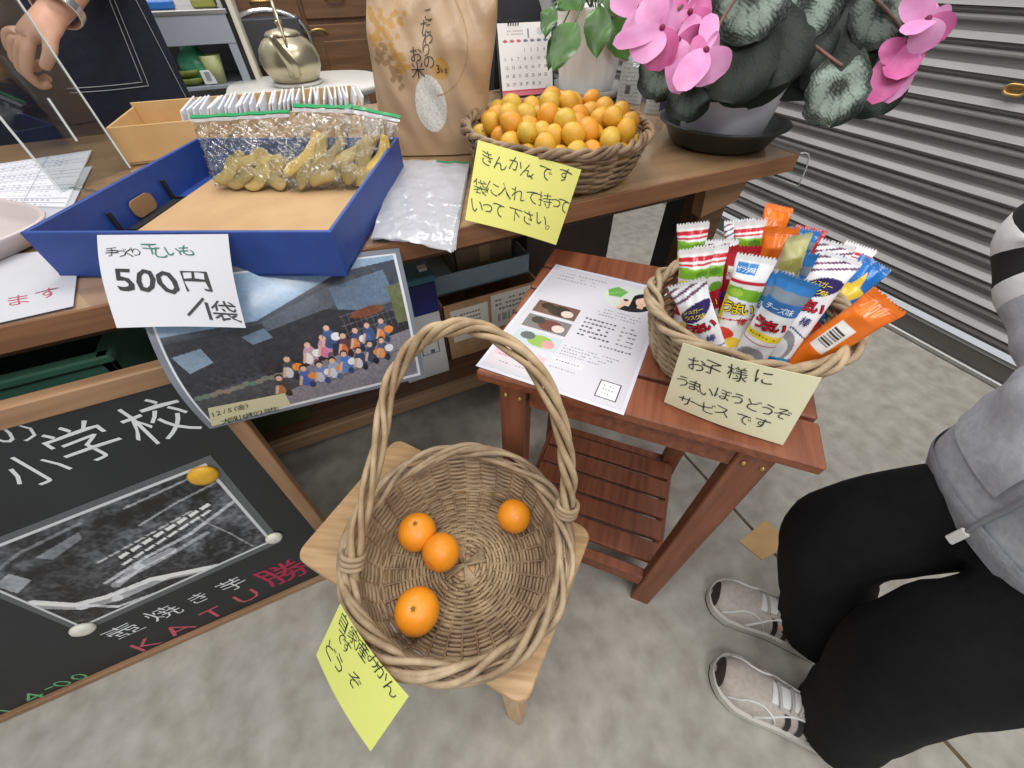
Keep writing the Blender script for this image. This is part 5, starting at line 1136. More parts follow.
bloom((640, 8), -.12, [((655, 35), 0, .05, 1), ((624, 38), 0, .022, 0), ((612, -6), 0, .04, 0), ((670, 20), 0, .05, 0), ((650, -25), 0, .05, 1)])
bloom((678, 40), -.15, [((700, 55), 0, .05, 1), ((706, 8), 0, .022, 0), ((680, 84), 0, .04, 0), ((668, 62), 0, .04, 0), ((718, 32), 0, .03, 1)])
bloom((706, 50), -.17, [((714, 82), 0, .058, 0), ((712, 10), 0, .028, 0), ((682, 82), 0, .042, 0), ((722, 52), 0, .045, 0), ((690, 50), 0, .04, 1)])
bloom((690, 12), -.13, [((668, 45), 0, .04, 0), ((700, 40), 0, .05, 1), ((714, -4), 0, .04, 1), ((670, -10), 0, .05, 0), ((650, 10), 0, .045, 1)])
bloom((928, 19), -.13, [((924, 52), 0, .042, 0), ((958, 18), 0, .034, 0), ((910, 28), 0, .04, 0), ((938, -4), 0, .04, 0), ((948, 38), 0, .04, 1), ((908, -6), 0, .04, 0)])
bloom((908, 42), -.09, [((876, 98), 0, .055, 1), ((890, 95), 0, .05, 0), ((900, 75), 0, .05, 1), ((915, 62), 0, .04, 0), ((885, 60), 0, .05, 1)])

# ================================================================== BEHIND THE TABLE
M['laminate_w'] = mat('white_laminate', (216, 214, 208), .4); M['chrome'] = mat('chrome', (206, 206, 208), .15, metal=1.0); M['steel'] = mat('grey_steel', (152, 158, 170), .5, noise=8, rgb2=(160, 166, 178))
rt = thing('round_table', 'white rounded table carrying a kettle behind the packet box', 'table', (.10, 2.42, 0))
b = MB().lathe([(0, .672), (.30, .672), (.325, .68), (.335, .69), (.335, .7), (.33, .704), (0, .704)], 72, c=(.10, 2.42, 0), sx=1.0, sy=.82, p=2.9); put('tabletop', b, 'laminate_w', rt)
for x, y in ((-.12, 2.27), (.32, 2.27), (-.12, 2.57), (.32, 2.57)): put('leg', MB().tube([(x*1.04, y, 0), (x, y, .672)], .016, 12), 'laminate_w', rt)
kp = A(.062, 2.40, .705)
b = MB().lathe([(0, 0), (.10, 0), (.105, .004), (.105, .01), (.09, .012), (0, .012)], 48, c=kp); o = put('trivet', b, 'laminate_w', origin=kp); tag(o, 'round white trivet under the metal kettle', 'trivet')
kt = thing('kettle', 'round metal kettle with spout and hoop handle on the white rounded table', 'kettle', tuple(kp+A(0, 0, .0125)))
M['kettle'] = mat('worn_aluminium', (188, 178, 152), .3, metal=.85, noise=5, rgb2=(198, 188, 160))
b = MB().lathe([(0, .0125), (.085, .0125), (.098, .02), (.118, .06), (.122, .09), (.112, .125), (.09, .15), (.068, .162), (.066, .166)], 56, c=kp); put('body', b, 'kettle', kt)
b = MB().lathe([(.070, .163), (.072, .168), (.06, .178), (.03, .185), (.012, .187), (.010, .196), (.017, .203), (.012, .211), (0, .212)], 40, c=kp); put('lid', b, 'kettle', kt)
sd = unit(A(-.05, -1, 0)); b = MB(); b.tube(spline([kp+sd*.10+A(0, 0, .055), kp+sd*.135+A(0, 0, .085), kp+sd*.155+A(-.02, 0, .13), kp+sd*.175+A(-.04, 0, .18)], 8), np.linspace(.028, .011, 25), 14); put('spout', b, 'kettle', kt)
t = np.linspace(.15, math.pi-.15, 24); b = MB(); b.tube(np.stack([kp[0]+0*t, kp[1]+.105*np.cos(t), kp[2]+.12+.15*np.sin(t)], 1), .006, 8); put('handle', b, 'kettle', kt)
# chair behind the kettle
chd = A(.02, 2.95, 0); cr = thing('folding_chair', 'chrome framed chair with a dark backrest behind the kettle table', 'chair', tuple(chd))
t = np.linspace(0, math.pi, 20); hp_ = np.concatenate([[[chd[0]-.19, chd[1]-.05, .0]], np.stack([chd[0]-.19*np.cos(t)*1.0, chd[1]+.02+0*t, .78+.14*np.sin(t)**.7], 1), [[chd[0]+.19, chd[1]-.05, .0]]]); put('frame', MB().tube(hp_, .012, 10), 'chrome', cr)
b = MB(); g = MB().box((chd[0], chd[1]+.02, .80), (.33, .03, .20), bev=.013); put('backrest', g, mat('charcoal_vinyl', (66, 66, 72), .5), cr); put('seat', MB().box((chd[0], chd[1]-.2, .44), (.36, .38, .035), bev=.014), mat('charcoal_vinyl_seat', (66, 66, 72), .5), cr)
for x in (-.16, .16): put('leg', MB().tube([(chd[0]+x, chd[1]-.38, 0), (chd[0]+x, chd[1]+.0, .46)], .011, 8), 'chrome', cr)
# brown cabinet
M['cab'] = mat('brown_cabinet', (92, 64, 44), .45, noise=5, rgb2=(116, 82, 56), stretch=(10, 10, 1)); M['cab2'] = mat('brown_cabinet_front', (106, 74, 50), .45, noise=5, rgb2=(128, 92, 62), stretch=(1, 10, 10))
cb = thing('cabinet', 'brown wooden cabinet with drawers above doors against the back wall', 'cabinet', (.2, 3.32, 0)); yc = 3.12
put('carcass', MB().box((.215, yc+.21, .56), (.74, .40, 1.12), bev=.004), 'cab', cb)
zl = [Yp((300, 23), yc)[2], Yp((300, 3), yc)[2]]
for i, x in enumerate((.03, .40)):
    for z0, z1 in ((zl[0]+.012, zl[0]+.145), (zl[0]+.155, zl[0]+.27)):
        d_ = put('drawer', MB().box((x+.0, yc+.002, (z0+z1)/2), (.35, .02, z1-z0), bev=.004), 'cab2', cb); t = np.linspace(0, math.pi, 12); put('handle', MB().tube(np.stack([x-.05*np.cos(t), yc-.012-.02*np.sin(t), (z0+z1)/2+.012+0*t], 1), .006, 6), 'brass', d_)
    d_ = put('door', MB().box((x, yc+.002, zl[0]/2), (.35, .02, zl[0]-.02), bev=.004).box((x, yc-.009, zl[0]/2-.01), (.24, .008, zl[0]-.14), bev=.003), 'cab2', cb)
    t = np.linspace(0, math.pi, 12); hx = x+(.13 if i == 0 else -.13); put('handle', MB().tube(np.stack([hx-.045*np.cos(t), yc-.014-.012*np.sin(t), zl[0]-.045+.018*np.sin(t)], 1), .006, 6), 'brass', d_)
# steel rack with pots
sr = thing('steel_rack', 'grey steel rack with a deep front panel and a lower shelf at the back left', 'rack', (-.6, 2.8, 0)); ys = 2.6
put('top', MB().box((-.56, ys+.2, .94), (.88, .42, .016), bev=.003), 'alu', sr); put('front_panel', MB().box((-.56, ys, .885), (.86, .012, .094), bev=.002), 'steel', sr); put('back_panel', MB().box((-.56, ys+.39, .60), (.86, .01, .66), bev=.002), mat('rack_back', (140, 140, 142), .6), sr)
put('shelf', MB().box((-.56, ys+.2, .69), (.86, .40, .014), bev=.002), 'steel', sr)
for x in (-.975, -.148):
    for y in (ys+.012, ys+.385): put('leg', MB().box((x, y, .466), (.034, .03, .932), bev=.002), 'steel', sr)
pz = Yp((198, 70), ys+.08)
b = MB().lathe([(0, .698), (.03, .698), (.06, .72), (.072, .755), (.064, .79), (.04, .812), (.034, .83), (.04, .84), (.03, .84), (0, .82)], 36, c=(pz[0], ys+.1, 0)); o = put('vase', b, mat('green_glaze', (66, 150, 116), .25), origin=(pz[0], ys+.1, .698)); tag(o, 'round green glazed vase on the lower shelf of the steel rack', 'vase')
pz = Yp((216, 80), ys+.03); b = MB().lathe([(0, .698), (.028, .698), (.045, .80), (.041, .80), (.026, .71), (0, .708)], 28, c=(pz[0]+.012, ys+.05, 0)); o = put('cup', b, mat('pale_yellow_green', (180, 186, 132), .5), origin=(pz[0]+.012, ys+.05, .698)); tag(o, 'pale yellow-green cup beside the green vase', 'cup')
for k_, zz in enumerate((.698, .727)):
    b = MB().lathe([(0, 0), (.035, 0), (.055, .012), (.062, .028), (.057, .028), (.034, .006), (0, .005)], 32, c=(-.375, ys+.07, zz)); o = put('bowl', b, mat('olive_glaze', (126, 138, 62), .3), origin=(-.375, ys+.07, zz)); tag(o, ('lower' if not k_ else 'upper')+' of two stacked olive bowls on the steel rack shelf', 'bowl')
b = MB().box((-.30, ys+.035, .725), (.05, .03, .05), bev=.002).box((-.30, ys+.018, .73), (.02, .002, .03), m=1); o = put('small_box', b, ['white', 'steel'], origin=(-.30, ys+.035, .699)); tag(o, 'small white box between the olive bowls and the cup', 'box')
b = MB().box((-.38, ys+.10, .962), (.13, .10, .026), bev=.004); o = put('blue_tray', b, mat('blue_plastic', (48, 110, 190), .4), origin=(-.38, ys+.1, .949)); tag(o, 'blue plastic tray on top of the steel rack', 'tray')
b = MB().box((-.2, ys+.12, .964), (.09, .13, .028), bev=.004); o = put('olive_pouch', b, mat('olive_cloth', (150, 150, 74), .7), origin=(-.2, ys+.12, .949)); tag(o, 'olive pouch on top of the steel rack at its right end', 'pouch')
p = thing('white_partition', 'slim white board standing upright between the steel rack and the brown cabinet', 'partition', (-.105, 2.62, 0)); put('board', MB().box((-.100, 2.85, .62), (.022, .5, 1.22), bev=.003), mat('cream_board', (222, 216, 200), .6), p); put('shaded_gap', MB().box((-.121, 2.86, .62), (.018, .49, 1.2), bev=.002), 'blackmetal', p)  # the black box beside the board stands in for a shaded gap
# locker and office chair on the right
lx0, lx1 = Yp((510, 8), 3.35)[0], Yp((535, 8), 3.35)[0]
lk = thing('locker', 'narrow dark locker against the back wall above the calendar', 'cabinet', ((lx0+lx1)/2, 3.45, 0)); put('body', MB().box(((lx0+lx1)/2, 3.45, .8), (lx1-lx0, .2, 1.6), bev=.006), mat('dark_plum', (58, 48, 58), .5), lk); put('handle', MB().box(((lx0+lx1)/2-.06, 3.345, .95), (.02, .012, .12), bev=.003), 'alu', lk)
oc = Yp((505, 45), 2.1); of = thing('office_chair', 'black office chair with rounded back behind the desk calendar', 'chair', (oc[0], 2.2, 0))
b = MB().lathe([(0, -.03), (.16, -.03), (.19, -.015), (.20, 0), (.19, .015), (.16, .03), (0, .03)], 40, p=3.2); b.V = [np.stack([v[:, 0], v[:, 2], v[:, 1]*1.05], 1)+A(oc[0]+.02, 2.15, .80) for v in b.V]; put('backrest', b, mat('black_fabric', (46, 46, 50), .8), of)
put('seat', MB().box((oc[0]+.02, 2.38, .46), (.44, .42, .07), bev=.03), mat('black_fabric_seat', (46, 46, 50), .8), of); put('column', MB().tube([(oc[0]+.02, 2.38, .06), (oc[0]+.02, 2.38, .43)], .025, 12), 'blackmetal', of); put('spine', MB().box((oc[0]+.02, 2.19, .58), (.06, .02, .3), bev=.004), 'blackmetal', of)
for k_ in range(5): a_ = k_*1.2566; put('foot', MB().bar((oc[0]+.02, 2.38, .06), (oc[0]+.02+.28*math.cos(a_), 2.38+.28*math.sin(a_), .03), .04, .03), 'blackmetal', of)
# floor scrap
b = MB(); q4 = [Z(p, .0022) for p in ((739, 541), (766, 520), (792, 544), (762, 560))]; s_ = Sheet(q4[1], q4[2], q4[3], q4[0]); s_.slab(b, 3, 3, .0018); o = put('cardboard_scrap', b, 'kraft2', origin=sum(q4)/4); tag(o, 'flat scrap of brown cardboard on the floor between the side table and a sneaker', 'cardboard scrap')

# ================================================================== PEOPLE
M['skin'] = mat('skin', (206, 156, 130), .55, noise=40, rgb2=(214, 166, 142), bump=(220, .2), sss=.1); M['hair'] = mat('black_hair', (28, 24, 22), .5, noise=60, rgb2=(44, 38, 34), stretch=(8, 8, 1)); M['lips'] = mat('lips', (176, 104, 96), .5); M['eye_white'] = mat('eye_white', (232, 230, 226), .3)
def skin(name, nodes, edges, m, parent, sub=2, root=0, disp=None):
    keys = list(nodes); off = OFF[parent.name]
    me = bpy.data.meshes.new(name); me.from_pydata([list(map(float, np.asarray(nodes[k][0], float)-off)) for k in keys], [(keys.index(a), keys.index(b)) for a, b in edges], [])
    me.materials.append(M[m] if isinstance(m, str) else m)
    o = bpy.data.objects.new(name, me); COL.objects.link(o); o.parent = parent; OFF[o.name] = off
    md = o.modifiers.new('skin', 'SKIN'); md.use_smooth_shade = True; md.branch_smoothing = .6
    if not me.skin_vertices: me.skin_vertices.new()
    sv = me.skin_vertices[0].data
    for i, k in enumerate(keys):
        r = nodes[k][1]; sv[i].radius = (r, r) if not isinstance(r, tuple) else r; sv[i].use_root = (i == root)
    ss = o.modifiers.new('subdivision', 'SUBSURF'); ss.levels = sub; ss.render_levels = sub
    if disp:
        tx = bpy.data.textures.new(name+'_folds', 'CLOUDS'); tx.noise_scale = disp[0]; dm = o.modifiers.new('folds', 'DISPLACE'); dm.texture = tx; dm.strength = disp[1]; dm.mid_level = .5
    return o
def chain(names): return [(names[i], names[i+1]) for i in range(len(names)-1)]
def face(parent, hc, fw, rt, r=1.0):
    up = A(0, 0, 1)
    for s in (-1, 1):
        c = hc+fw*.088*r+rt*.031*s*r+up*.012; put('eye', MB().ball(c, (.0125, .0125, .0105), 12), 'eye_white', parent); put('iris', MB().ball(c+fw*.0085, (.006, .006, .006), 10), 'black', parent)
        put('eyebrow', MB().tube(spline([c+rt*-.018+up*.02+fw*.006, c+up*.026+fw*.008, c+rt*.018+up*.02+fw*.004], 5), .0035, 6), 'hair', parent)
        put('ear', MB().ball(hc+rt*.079*s*r-fw*.005-up*.005, (.014, .022, .032), 12), 'skin', parent)
    put('nose', MB().tube(spline([hc+fw*.094*r+up*.012, hc+fw*.108*r-up*.018, hc+fw*.094*r-up*.03], 5), np.r_[np.linspace(.006, .014, 8), .011, .007, .004], 10), 'skin', parent)
    put('mouth', MB().tube(spline([hc+fw*.082*r-up*.056-rt*.022, hc+fw*.094*r-up*.055, hc+fw*.082*r-up*.056+rt*.022], 6), np.r_[np.linspace(.002, .006, 6), np.linspace(.006, .002, 7)], 8, flat=.8), 'lips', parent)
def hand(nodes, edges, pre, wrist, d, palm_n, side, sc=1.0, bend=(.5, .7, .5), spread=.10):
    """wrist, direction along the hand, palm normal, side the thumb leaves from"""
    d, palm_n = unit(d), unit(palm_n); w_ = unit(np.cross(d, palm_n))*side
    nodes[pre+'palm'] = (wrist+d*.045*sc, (.034*sc, .017*sc)); edges.append((pre+'wrist', pre+'palm'))
    for i, (o_, L) in enumerate(((.031, .062), (.011, .072), (-.010, .067), (-.029, .052))):
        k = wrist+d*.088*sc+w_*o_*sc; nodes['%sk%d' % (pre, i)] = (k, .0105*sc); edges.append((pre+'palm', '%sk%d' % (pre, i))); a_ = 0; q = k; prev = '%sk%d' % (pre, i)
        for j, fr in enumerate((.45, .32, .23)):
            a_ += bend[j]*(1+.08*i); dd = unit(d*math.cos(a_)+palm_n*math.sin(a_)+w_*spread*(1.5-i)*.3); q = q+dd*L*fr*1.35*sc; nm = '%sf%d%d' % (pre, i, j); nodes[nm] = (q, (.0095-.001*j)*sc); edges.append((prev, nm)); prev = nm
    t0 = wrist+d*.035*sc+w_*.036*sc; t1 = t0+unit(d*.7+w_*.5+palm_n*.4)*.034*sc; t2 = t1+unit(d*.9+w_*.05+palm_n*.45)*.03*sc
    for nm, q, r, pv in (('t0', t0, .013, 'palm'), ('t1', t1, .0105, 't0'), ('t2', t2, .0085, 't1')): nodes[pre+nm] = (q, r*sc); edges.append((pre+pv, pre+nm))

# ---- person in the grey hoodie on the right
fd, rg, up = unit(A(-.60, .80, 0)), unit(A(.80, .60, 0)), A(0, 0, 1)
toeL, toeR = Z((715, 668), .03), Z((711, 592), .03)
PB = A(.645, -.155, 0)
p1 = thing('person', 'person in grey hoodie with striped sleeve, wide black trousers and pale sneakers at the right', 'person', tuple(PB))
ankL, ankR = toeL*A(1, 1, 0)-fd*.185+up*.09, toeR*A(1, 1, 0)-fd*.185+up*.09
PH_ = A(.688, -.132, 0); hipL, hipR = PH_-A(.454, .887, 0)*.078+up*.62, PH_+A(.454, .887, 0)*.078+up*.62
knL, knR = (ankL+hipL)/2+fd*.055, (ankR+hipR)/2+fd*.10+rg*.01
RGA = unit(A(.454, .887, 0))
sp = lambda z, f=0: PB+up*z+fd*f
nd = {'pelvis': (PH_+A(0, 0, .66), (.075, .07)), 'waist': (sp(.78), (.075, .065)), 'chest': (sp(.93), (.09, .07)), 'collar': (sp(1.02), (.06, .05)), 'neck': (sp(1.11), .042), 'jaw': (sp(1.17, .02), (.058, .06)), 'face': (sp(1.235, .015), (.072, .082)), 'crown': (sp(1.295, 0), (.066, .074))}
ed = chain(list(nd))
for s, nm, hp, kn, an, toe in ((-1, 'L', hipL, knL, ankL, toeL), (1, 'R', hipR, knR, ankR, toeR)):
    nd['hip'+nm] = (hp, .058); nd['knee'+nm] = (kn, .048); nd['calf'+nm] = ((kn*.6+an*.4)-fd*.015, .046); nd['ankle'+nm] = (an, .033); nd['ball'+nm] = (toe*A(1, 1, 0)-fd*.06+up*.03, (.032, .022))
    ed += [('pelvis', 'hip'+nm)]+chain(['hip'+nm, 'knee'+nm, 'calf'+nm, 'ankle'+nm, 'ball'+nm])
    sh_ = sp(1.02)+rg*.145*s; el = sp(.83, -.0)+RGA*.275*s+A(.032, .024, 0); wr_ = A(.700, -.128, .70)+RGA*.085*s+unit(A(-.887, .454, 0))*.035; sh_ = sp(1.0)+RGA*.125*s
    nd['shoulder'+nm] = (sh_, .034); nd['elbow'+nm] = (el, .03); nd[nm+'wrist'] = (wr_, .024); ed += [('collar', 'shoulder'+nm)]+chain(['shoulder'+nm, 'elbow'+nm, nm+'wrist'])
    hand(nd, ed, nm, wr_, unit(-RGA*s*.9-fd*.25-up*.3), unit(-fd), s, .66, (.25, .35, .25))
bd1 = skin('body', nd, ed, 'skin', p1)
face(bd1, sp(1.23, .012), fd, rg, .76)
th = np.linspace(0, math.pi*.62, 14); hb_ = MB().lathe(np.stack([.083*np.sin(th), .098*np.cos(th)], 1)[::-1], 32, c=sp(1.243, -.016)); put('hair', hb_, 'hair', p1)
M['trouser'] = mat('black_trousers', (20, 20, 22), .9, noise=30, rgb2=(26, 26, 28), bump=(300, .35), spec=.25)
td = {'seat': (PH_+up*.59, (.10, .095)), 'top': (PH_+up*.70, (.10, .09))}; te = [('seat', 'top')]
for nm, hp, kn, an, s in (('L', hipL, knL, ankL, -1), ('R', hipR, knR, ankR, 1)):
    td['h'+nm] = (hp-up*.09+fd*.012, (.092, .10)); td['k'+nm] = (kn+fd*.01, (.078, .090)); td['s'+nm] = (kn*.45+an*.55+fd*.0, (.070, .082)); td['c'+nm] = (an+up*.0-fd*.01, (.064, .076)); td['e'+nm] = (an-up*.042-fd*.012, (.072, .084)); te += [('seat', 'h'+nm)]+chain(['h'+nm, 'k'+nm, 's'+nm, 'c'+nm, 'e'+nm])
skin('trousers', td, te, 'trouser', p1, disp=(.09, .016))
M['hoodie'] = mat('heather_grey_jersey', (172, 176, 186), .9, noise=90, rgb2=(190, 193, 202), bump=(200, .3), sheen=.1)
HZ = np.array([.545, .575, .65, .74, .84, .95, 1.03, 1.075, 1.10]); HX = np.array([.158, .170, .176, .172, .165, .16, .14, .10, .07]); HY = np.array([.118, .132, .138, .134, .126, .115, .095, .07, .055]); FDH, RGH, HC = unit(A(-.887, .454, 0)), unit(A(.454, .887, 0)), A(.720, -.131, 0)
HF = np.array([0, 0, 0, 0, 0, 0, 0, -.01, -.015]); HR = HF*0
def onhood(z, ang, o=.0):
    z, ang = np.broadcast_arrays(np.asarray(z, float), ang); x = np.interp(z, HZ, HX)+o; y = np.interp(z, HZ, HY)+o; f_ = np.interp(z, HZ, HF); r_ = np.interp(z, HZ, HR)
    c_, q_ = np.cos(ang), np.sin(ang); fl = (.006*np.sin(ang*5+z*40)+.005*np.sin(ang*3-z*55+1)+.003*np.sin(ang*11+z*20))*np.clip((z-.60)*9, .15, 1)
    Xh = (x+fl)*np.sign(q_)*np.abs(q_)**.85; Yh = (y+fl)*np.sign(c_)*np.abs(c_)**.85
    zz = z+.02*np.clip((.8-z)*3, 0, 1)*np.sin(ang)*-.6
    k_ = np.clip((z-.6)/.45, 0, 1); ctr_ = HC+(PB*A(1, 1, 0)-HC)[None]*(k_*.7)[..., None]
    return ctr_+zz[..., None]*up+(Xh+r_)[..., None]*RGH+(Yh+f_)[..., None]*FDH
aa_ = np.linspace(-math.pi, math.pi, 97); zz_ = np.r_[.575, .56, np.linspace(.545, 1.10, 60)]; Ag_, Zg_ = np.meshgrid(aa_, zz_); Ph = onhood(Zg_, Ag_); Ph[0] = onhood(.575+0*aa_, aa_, -.010); Ph[1] = onhood(.555+0*aa_, aa_, -.006)
put('hoodie', MB().grid(Ph, flip=True), 'hoodie', p1)
put('hem_rib', MB().grid(onhood(*np.meshgrid(np.linspace(.544, .585, 6), aa_, indexing='ij'), .003), flip=True), mat('ribbed_jersey', (160, 164, 174), .9, noise=90, rgb2=(176, 180, 190), bump=(260, .5)), p1)
for s in (-1, 1):
    zp, apk = np.meshgrid(np.linspace(.625, .77, 14), np.linspace(.10, 1.02, 16), indexing='ij'); apk = apk*(1-.42*np.clip((zp-.66)/.11, 0, 1)*(apk > .5)*((apk-.5)/.52)); put('pocket', MB().grid(onhood(zp, apk*s, .003), flip=s > 0), 'hoodie', p1)
    for pth in ([(.77, .78), (.77, .12)],): q_ = np.array(pth); q_ = np.concatenate([np.linspace(q_[k], q_[k+1], 8) for k in range(len(q_)-1)]); put('pocket_seam', MB().tube(onhood(q_[:, 0], q_[:, 1]*s, .0035), .0012, 5), mat('grey_seam', (140, 144, 154), .9), p1)
hb2 = MB().ball(sp(1.06, -.085), (.085, .055, .075), 20, R=np.stack([rg, fd, up], 1)); put('hood', hb2, 'hoodie', p1)
# sleeves with black stripes on white
sw = mat('white_sleeve', (226, 227, 230), .85, noise=60, rgb2=(234, 235, 238), bump=(200, .25))
for nm, s in (('L', -1), ('R', 1)):
    pts_ = spline([nd['shoulder'+nm][0]-RGA*s*.055+up*.012, nd['shoulder'+nm][0]*.5+nd['elbow'+nm][0]*.5+RGA*s*.012, nd['elbow'+nm][0]+RGA*s*.004, nd['elbow'+nm][0]*.4+nd[nm+'wrist'][0]*.6, nd[nm+'wrist'][0]], 12)
    r_ = np.interp(np.linspace(0, 1, len(pts_)), [0, .3, .5, .85, 1], [.075, .068, .064, .05, .04]); n_ = 28; b = MB(); b.tube(pts_, r_*(1+.035*np.sin(np.arange(len(pts_))*1.1)), n_)
    b.m = [((0 if (i % 5) < 2 else 1) if 3 <= i//n_ < 26 and False else 0) for i in range(len(b.F))]
    T_ = np.gradient(pts_, axis=0); 
    for i, f in enumerate(b.F):
        ring = i//n_
        if ring < len(pts_)-1: b.m[i] = 1 if (ring % 6) in (2, 3, 4) and 4 < ring < 31 else (2 if ring >= 31 else 0)
    put('sleeve', b, [sw, mat('black_stripe', (30, 30, 33), .8), M['hoodie']], p1)
# zip and pull tab
put('zip', MB().tube(onhood(np.linspace(.546, 1.06, 30), .03, .004), .0035, 6), mat('grey_zip', (150, 152, 160), .5), p1)
put('zip_pull', MB().box(onhood(.547, .03, .012), (.012, .005, .03), np.stack([RGH, FDH, up], 1), .002), 'white', p1)
# sneakers
M['mesh_knit'] = mat('beige_knit_mesh', (186, 176, 168), .85, noise=120, rgb2=(200, 191, 184), bump=(500, .4)); M['sole_w'] = mat('offwhite_sole', (206, 202, 194), .6); M['outsole'] = mat('dark_outsole', (58, 48, 44), .7); M['shoe_white'] = mat('white_overlay', (234, 234, 232), .5); M['lace'] = mat('grey_lace', (190, 186, 180), .8)
def shoe(toe, side, lab):
    L_ = .255; org_ = toe*A(1, 1, 0)-fd*L_; Rm = np.stack([fd, -rg, up], 1)       # local x forward, y to the left
    sx_ = np.array([0, .04, .12, .3, .5, .68, .82, .92, .97, 1.0]); hw = np.array([.012, .026, .033, .034, .036, .043, .045, .036, .024, .006]); ht = np.array([.05, .075, .085, .085, .078, .062, .048, .038, .03, .014])
    s = np.linspace(0, 1, 44); W_ = np.interp(s, sx_, hw); H_ = np.interp(s, sx_, ht); bend = .006*np.sin(s*3.1)*side
    def up_(ss, ph, lift=0.0):
        ss = np.asarray(ss, float); w_ = np.interp(ss, sx_, hw)+lift; h_ = np.interp(ss, sx_, ht)+lift; c_, q_ = np.cos(ph), np.sin(ph)
        y = np.sign(c_)*np.abs(c_)**.75*w_+.006*np.sin(ss*3.1)*side; z = .026+np.abs(q_)**.8*h_; loc = np.stack([ss*L_, y, z], -1); return loc@Rm.T+org_
    o = bpy.data.objects.new('sneaker', None)
    ph = np.linspace(0, math.pi, 22); S2, P2 = np.meshgrid(s, ph, indexing='ij'); sn_ = put('sneaker', MB().grid(up_(S2, P2), flip=True), 'mesh_knit', p1, label=lab)
    outl = np.concatenate([np.stack([s*L_, W_*1.10+.003+bend], 1), np.stack([s*L_, -W_*1.10-.003+bend], 1)[::-1]]); outl[:, 0] = (outl[:, 0]-.12)*1.02+.12
    put('midsole', MB().poly(outl, .007, .030, R=Rm, c=org_), 'sole_w', sn_); put('outsole', MB().poly(outl*A(1, .96), .0, .007, R=Rm, c=org_), 'outsole', sn_)
    k = s > .86; toe_ = MB().grid(up_(S2[k], P2[k], .0012), flip=True); put('toe_cap', MB().grid(up_(*np.meshgrid(np.linspace(.955, 1.0, 6), ph, indexing='ij'), .0018), flip=True), 'outsole', sn_)
    for pth in ([(.90, .25), (.86, .55), (.80, .9), (.72, 1.0), (.66, .85), (.60, .5), (.56, .15)], [(.90, 2.9), (.86, 2.6), (.80, 2.25), (.72, 2.15), (.66, 2.3), (.60, 2.65), (.56, 3.0)], [(.70, .1), (.64, .5), (.55, .95), (.42, 1.1)], [(.70, 3.04), (.64, 2.65), (.55, 2.2), (.42, 2.05)]):
        q_ = np.array(pth); q_ = spline(np.c_[q_, 0*q_[:, 0]], 6); put('overlay', MB().tube(up_(q_[:, 0], q_[:, 1], .0012), .0024, 6, flat=.5), 'shoe_white', sn_)
    for c_ in (.30, .38, .46):
        for p0_, p1_ in ((.06, 1.0), (3.08, 2.14)):
            pp = np.linspace(p0_, p1_, 8); ln = c_+(.08 if 1 else 0)*np.linspace(0, 1, 8); Pq = np.stack([up_(ln, pp, .0016), up_(ln+.035, pp, .0016)]); put('stripe', MB().grid(Pq, flip=p0_ < 1), 'black', sn_)
    for i, c_ in enumerate((.44, .50, .56, .62)):
        pp = np.linspace(1.15, 1.99, 9); put('lace', MB().tube(up_(c_+.02*np.sin(pp*2+i), pp, .003), .0032, 6), 'lace', sn_)
    put('tongue', MB().grid(up_(*np.meshgrid(np.linspace(.32, .66, 8), np.linspace(1.25, 1.9, 8), indexing='ij'), .0014), flip=True), 'shoe_white', sn_)
shoe(toeL, 1, 'sneaker nearer the camera with black side stripes'); shoe(toeR, -1, 'sneaker nearer the side table')

# ---- vendor behind the table
f2, r2 = A(0, -1, 0), A(-1, 0, 0); VB = A(-.56, 1.93, 0)      # faces the table; r2 is the person's right
p2 = thing('person', 'person in a dark navy apron with a silver wristwatch standing behind the table', 'person', tuple(VB))
vp = lambda x, y, z: VB+A(x, y, z)
nv_ = {'pelvis': (vp(0, 0, .90), (.16, .12)), 'waist': (vp(0, 0, 1.05), (.15, .115)), 'chest': (vp(0, .0, 1.27), (.17, .12)), 'collar': (vp(0, .01, 1.42), (.12, .085)), 'neck': (vp(0, 0, 1.50), .055), 'jaw': (vp(0, -.025, 1.57), (.07, .072)), 'face': (vp(0, -.015, 1.64), (.08, .092)), 'crown': (vp(0, 0, 1.71), (.075, .085))}
ev = chain(list(nv_)); W1 = Yp((54, 13), 1.50); dirh = unit(Yp((20, 40), 1.48)-W1)
for s, nm, el, wr_, dh in ((1, 'L', vp(.27, -.08, 1.13), W1, dirh), (-1, 'R', vp(-.28, -.05, 1.12), vp(-.26, -.30, 1.05), A(.2, -.9, -.3))):
    nv_['shoulder'+nm] = (vp(.19*s, .01, 1.39), .06); nv_['elbow'+nm] = (el, .042); nv_[nm+'wrist'] = (wr_, (.030, .024)); ev += [('collar', 'shoulder'+nm)]+chain(['shoulder'+nm, 'elbow'+nm, nm+'wrist'])
    hand(nv_, ev, nm, wr_, dh, unit(A(-.35, .25, -.8)) if s > 0 else A(0, 0, -1), 1 if s > 0 else 1, 1.15, (.95, 1.1, .8), .04)
    nv_['hip'+nm] = (vp(.09*s, 0, .86), .09); nv_['knee'+nm] = (vp(.10*s, -.015, .47), .06); nv_['ankle'+nm] = (vp(.10*s, .02, .08), .04); nv_['foot'+nm] = (vp(.11*s, -.13, .03), (.04, .026)); ev += [('pelvis', 'hip'+nm)]+chain(['hip'+nm, 'knee'+nm, 'ankle'+nm, 'foot'+nm])
bd2 = skin('body', nv_, ev, 'skin', p2); face(bd2, vp(0, -.02, 1.63), f2, r2, .84)
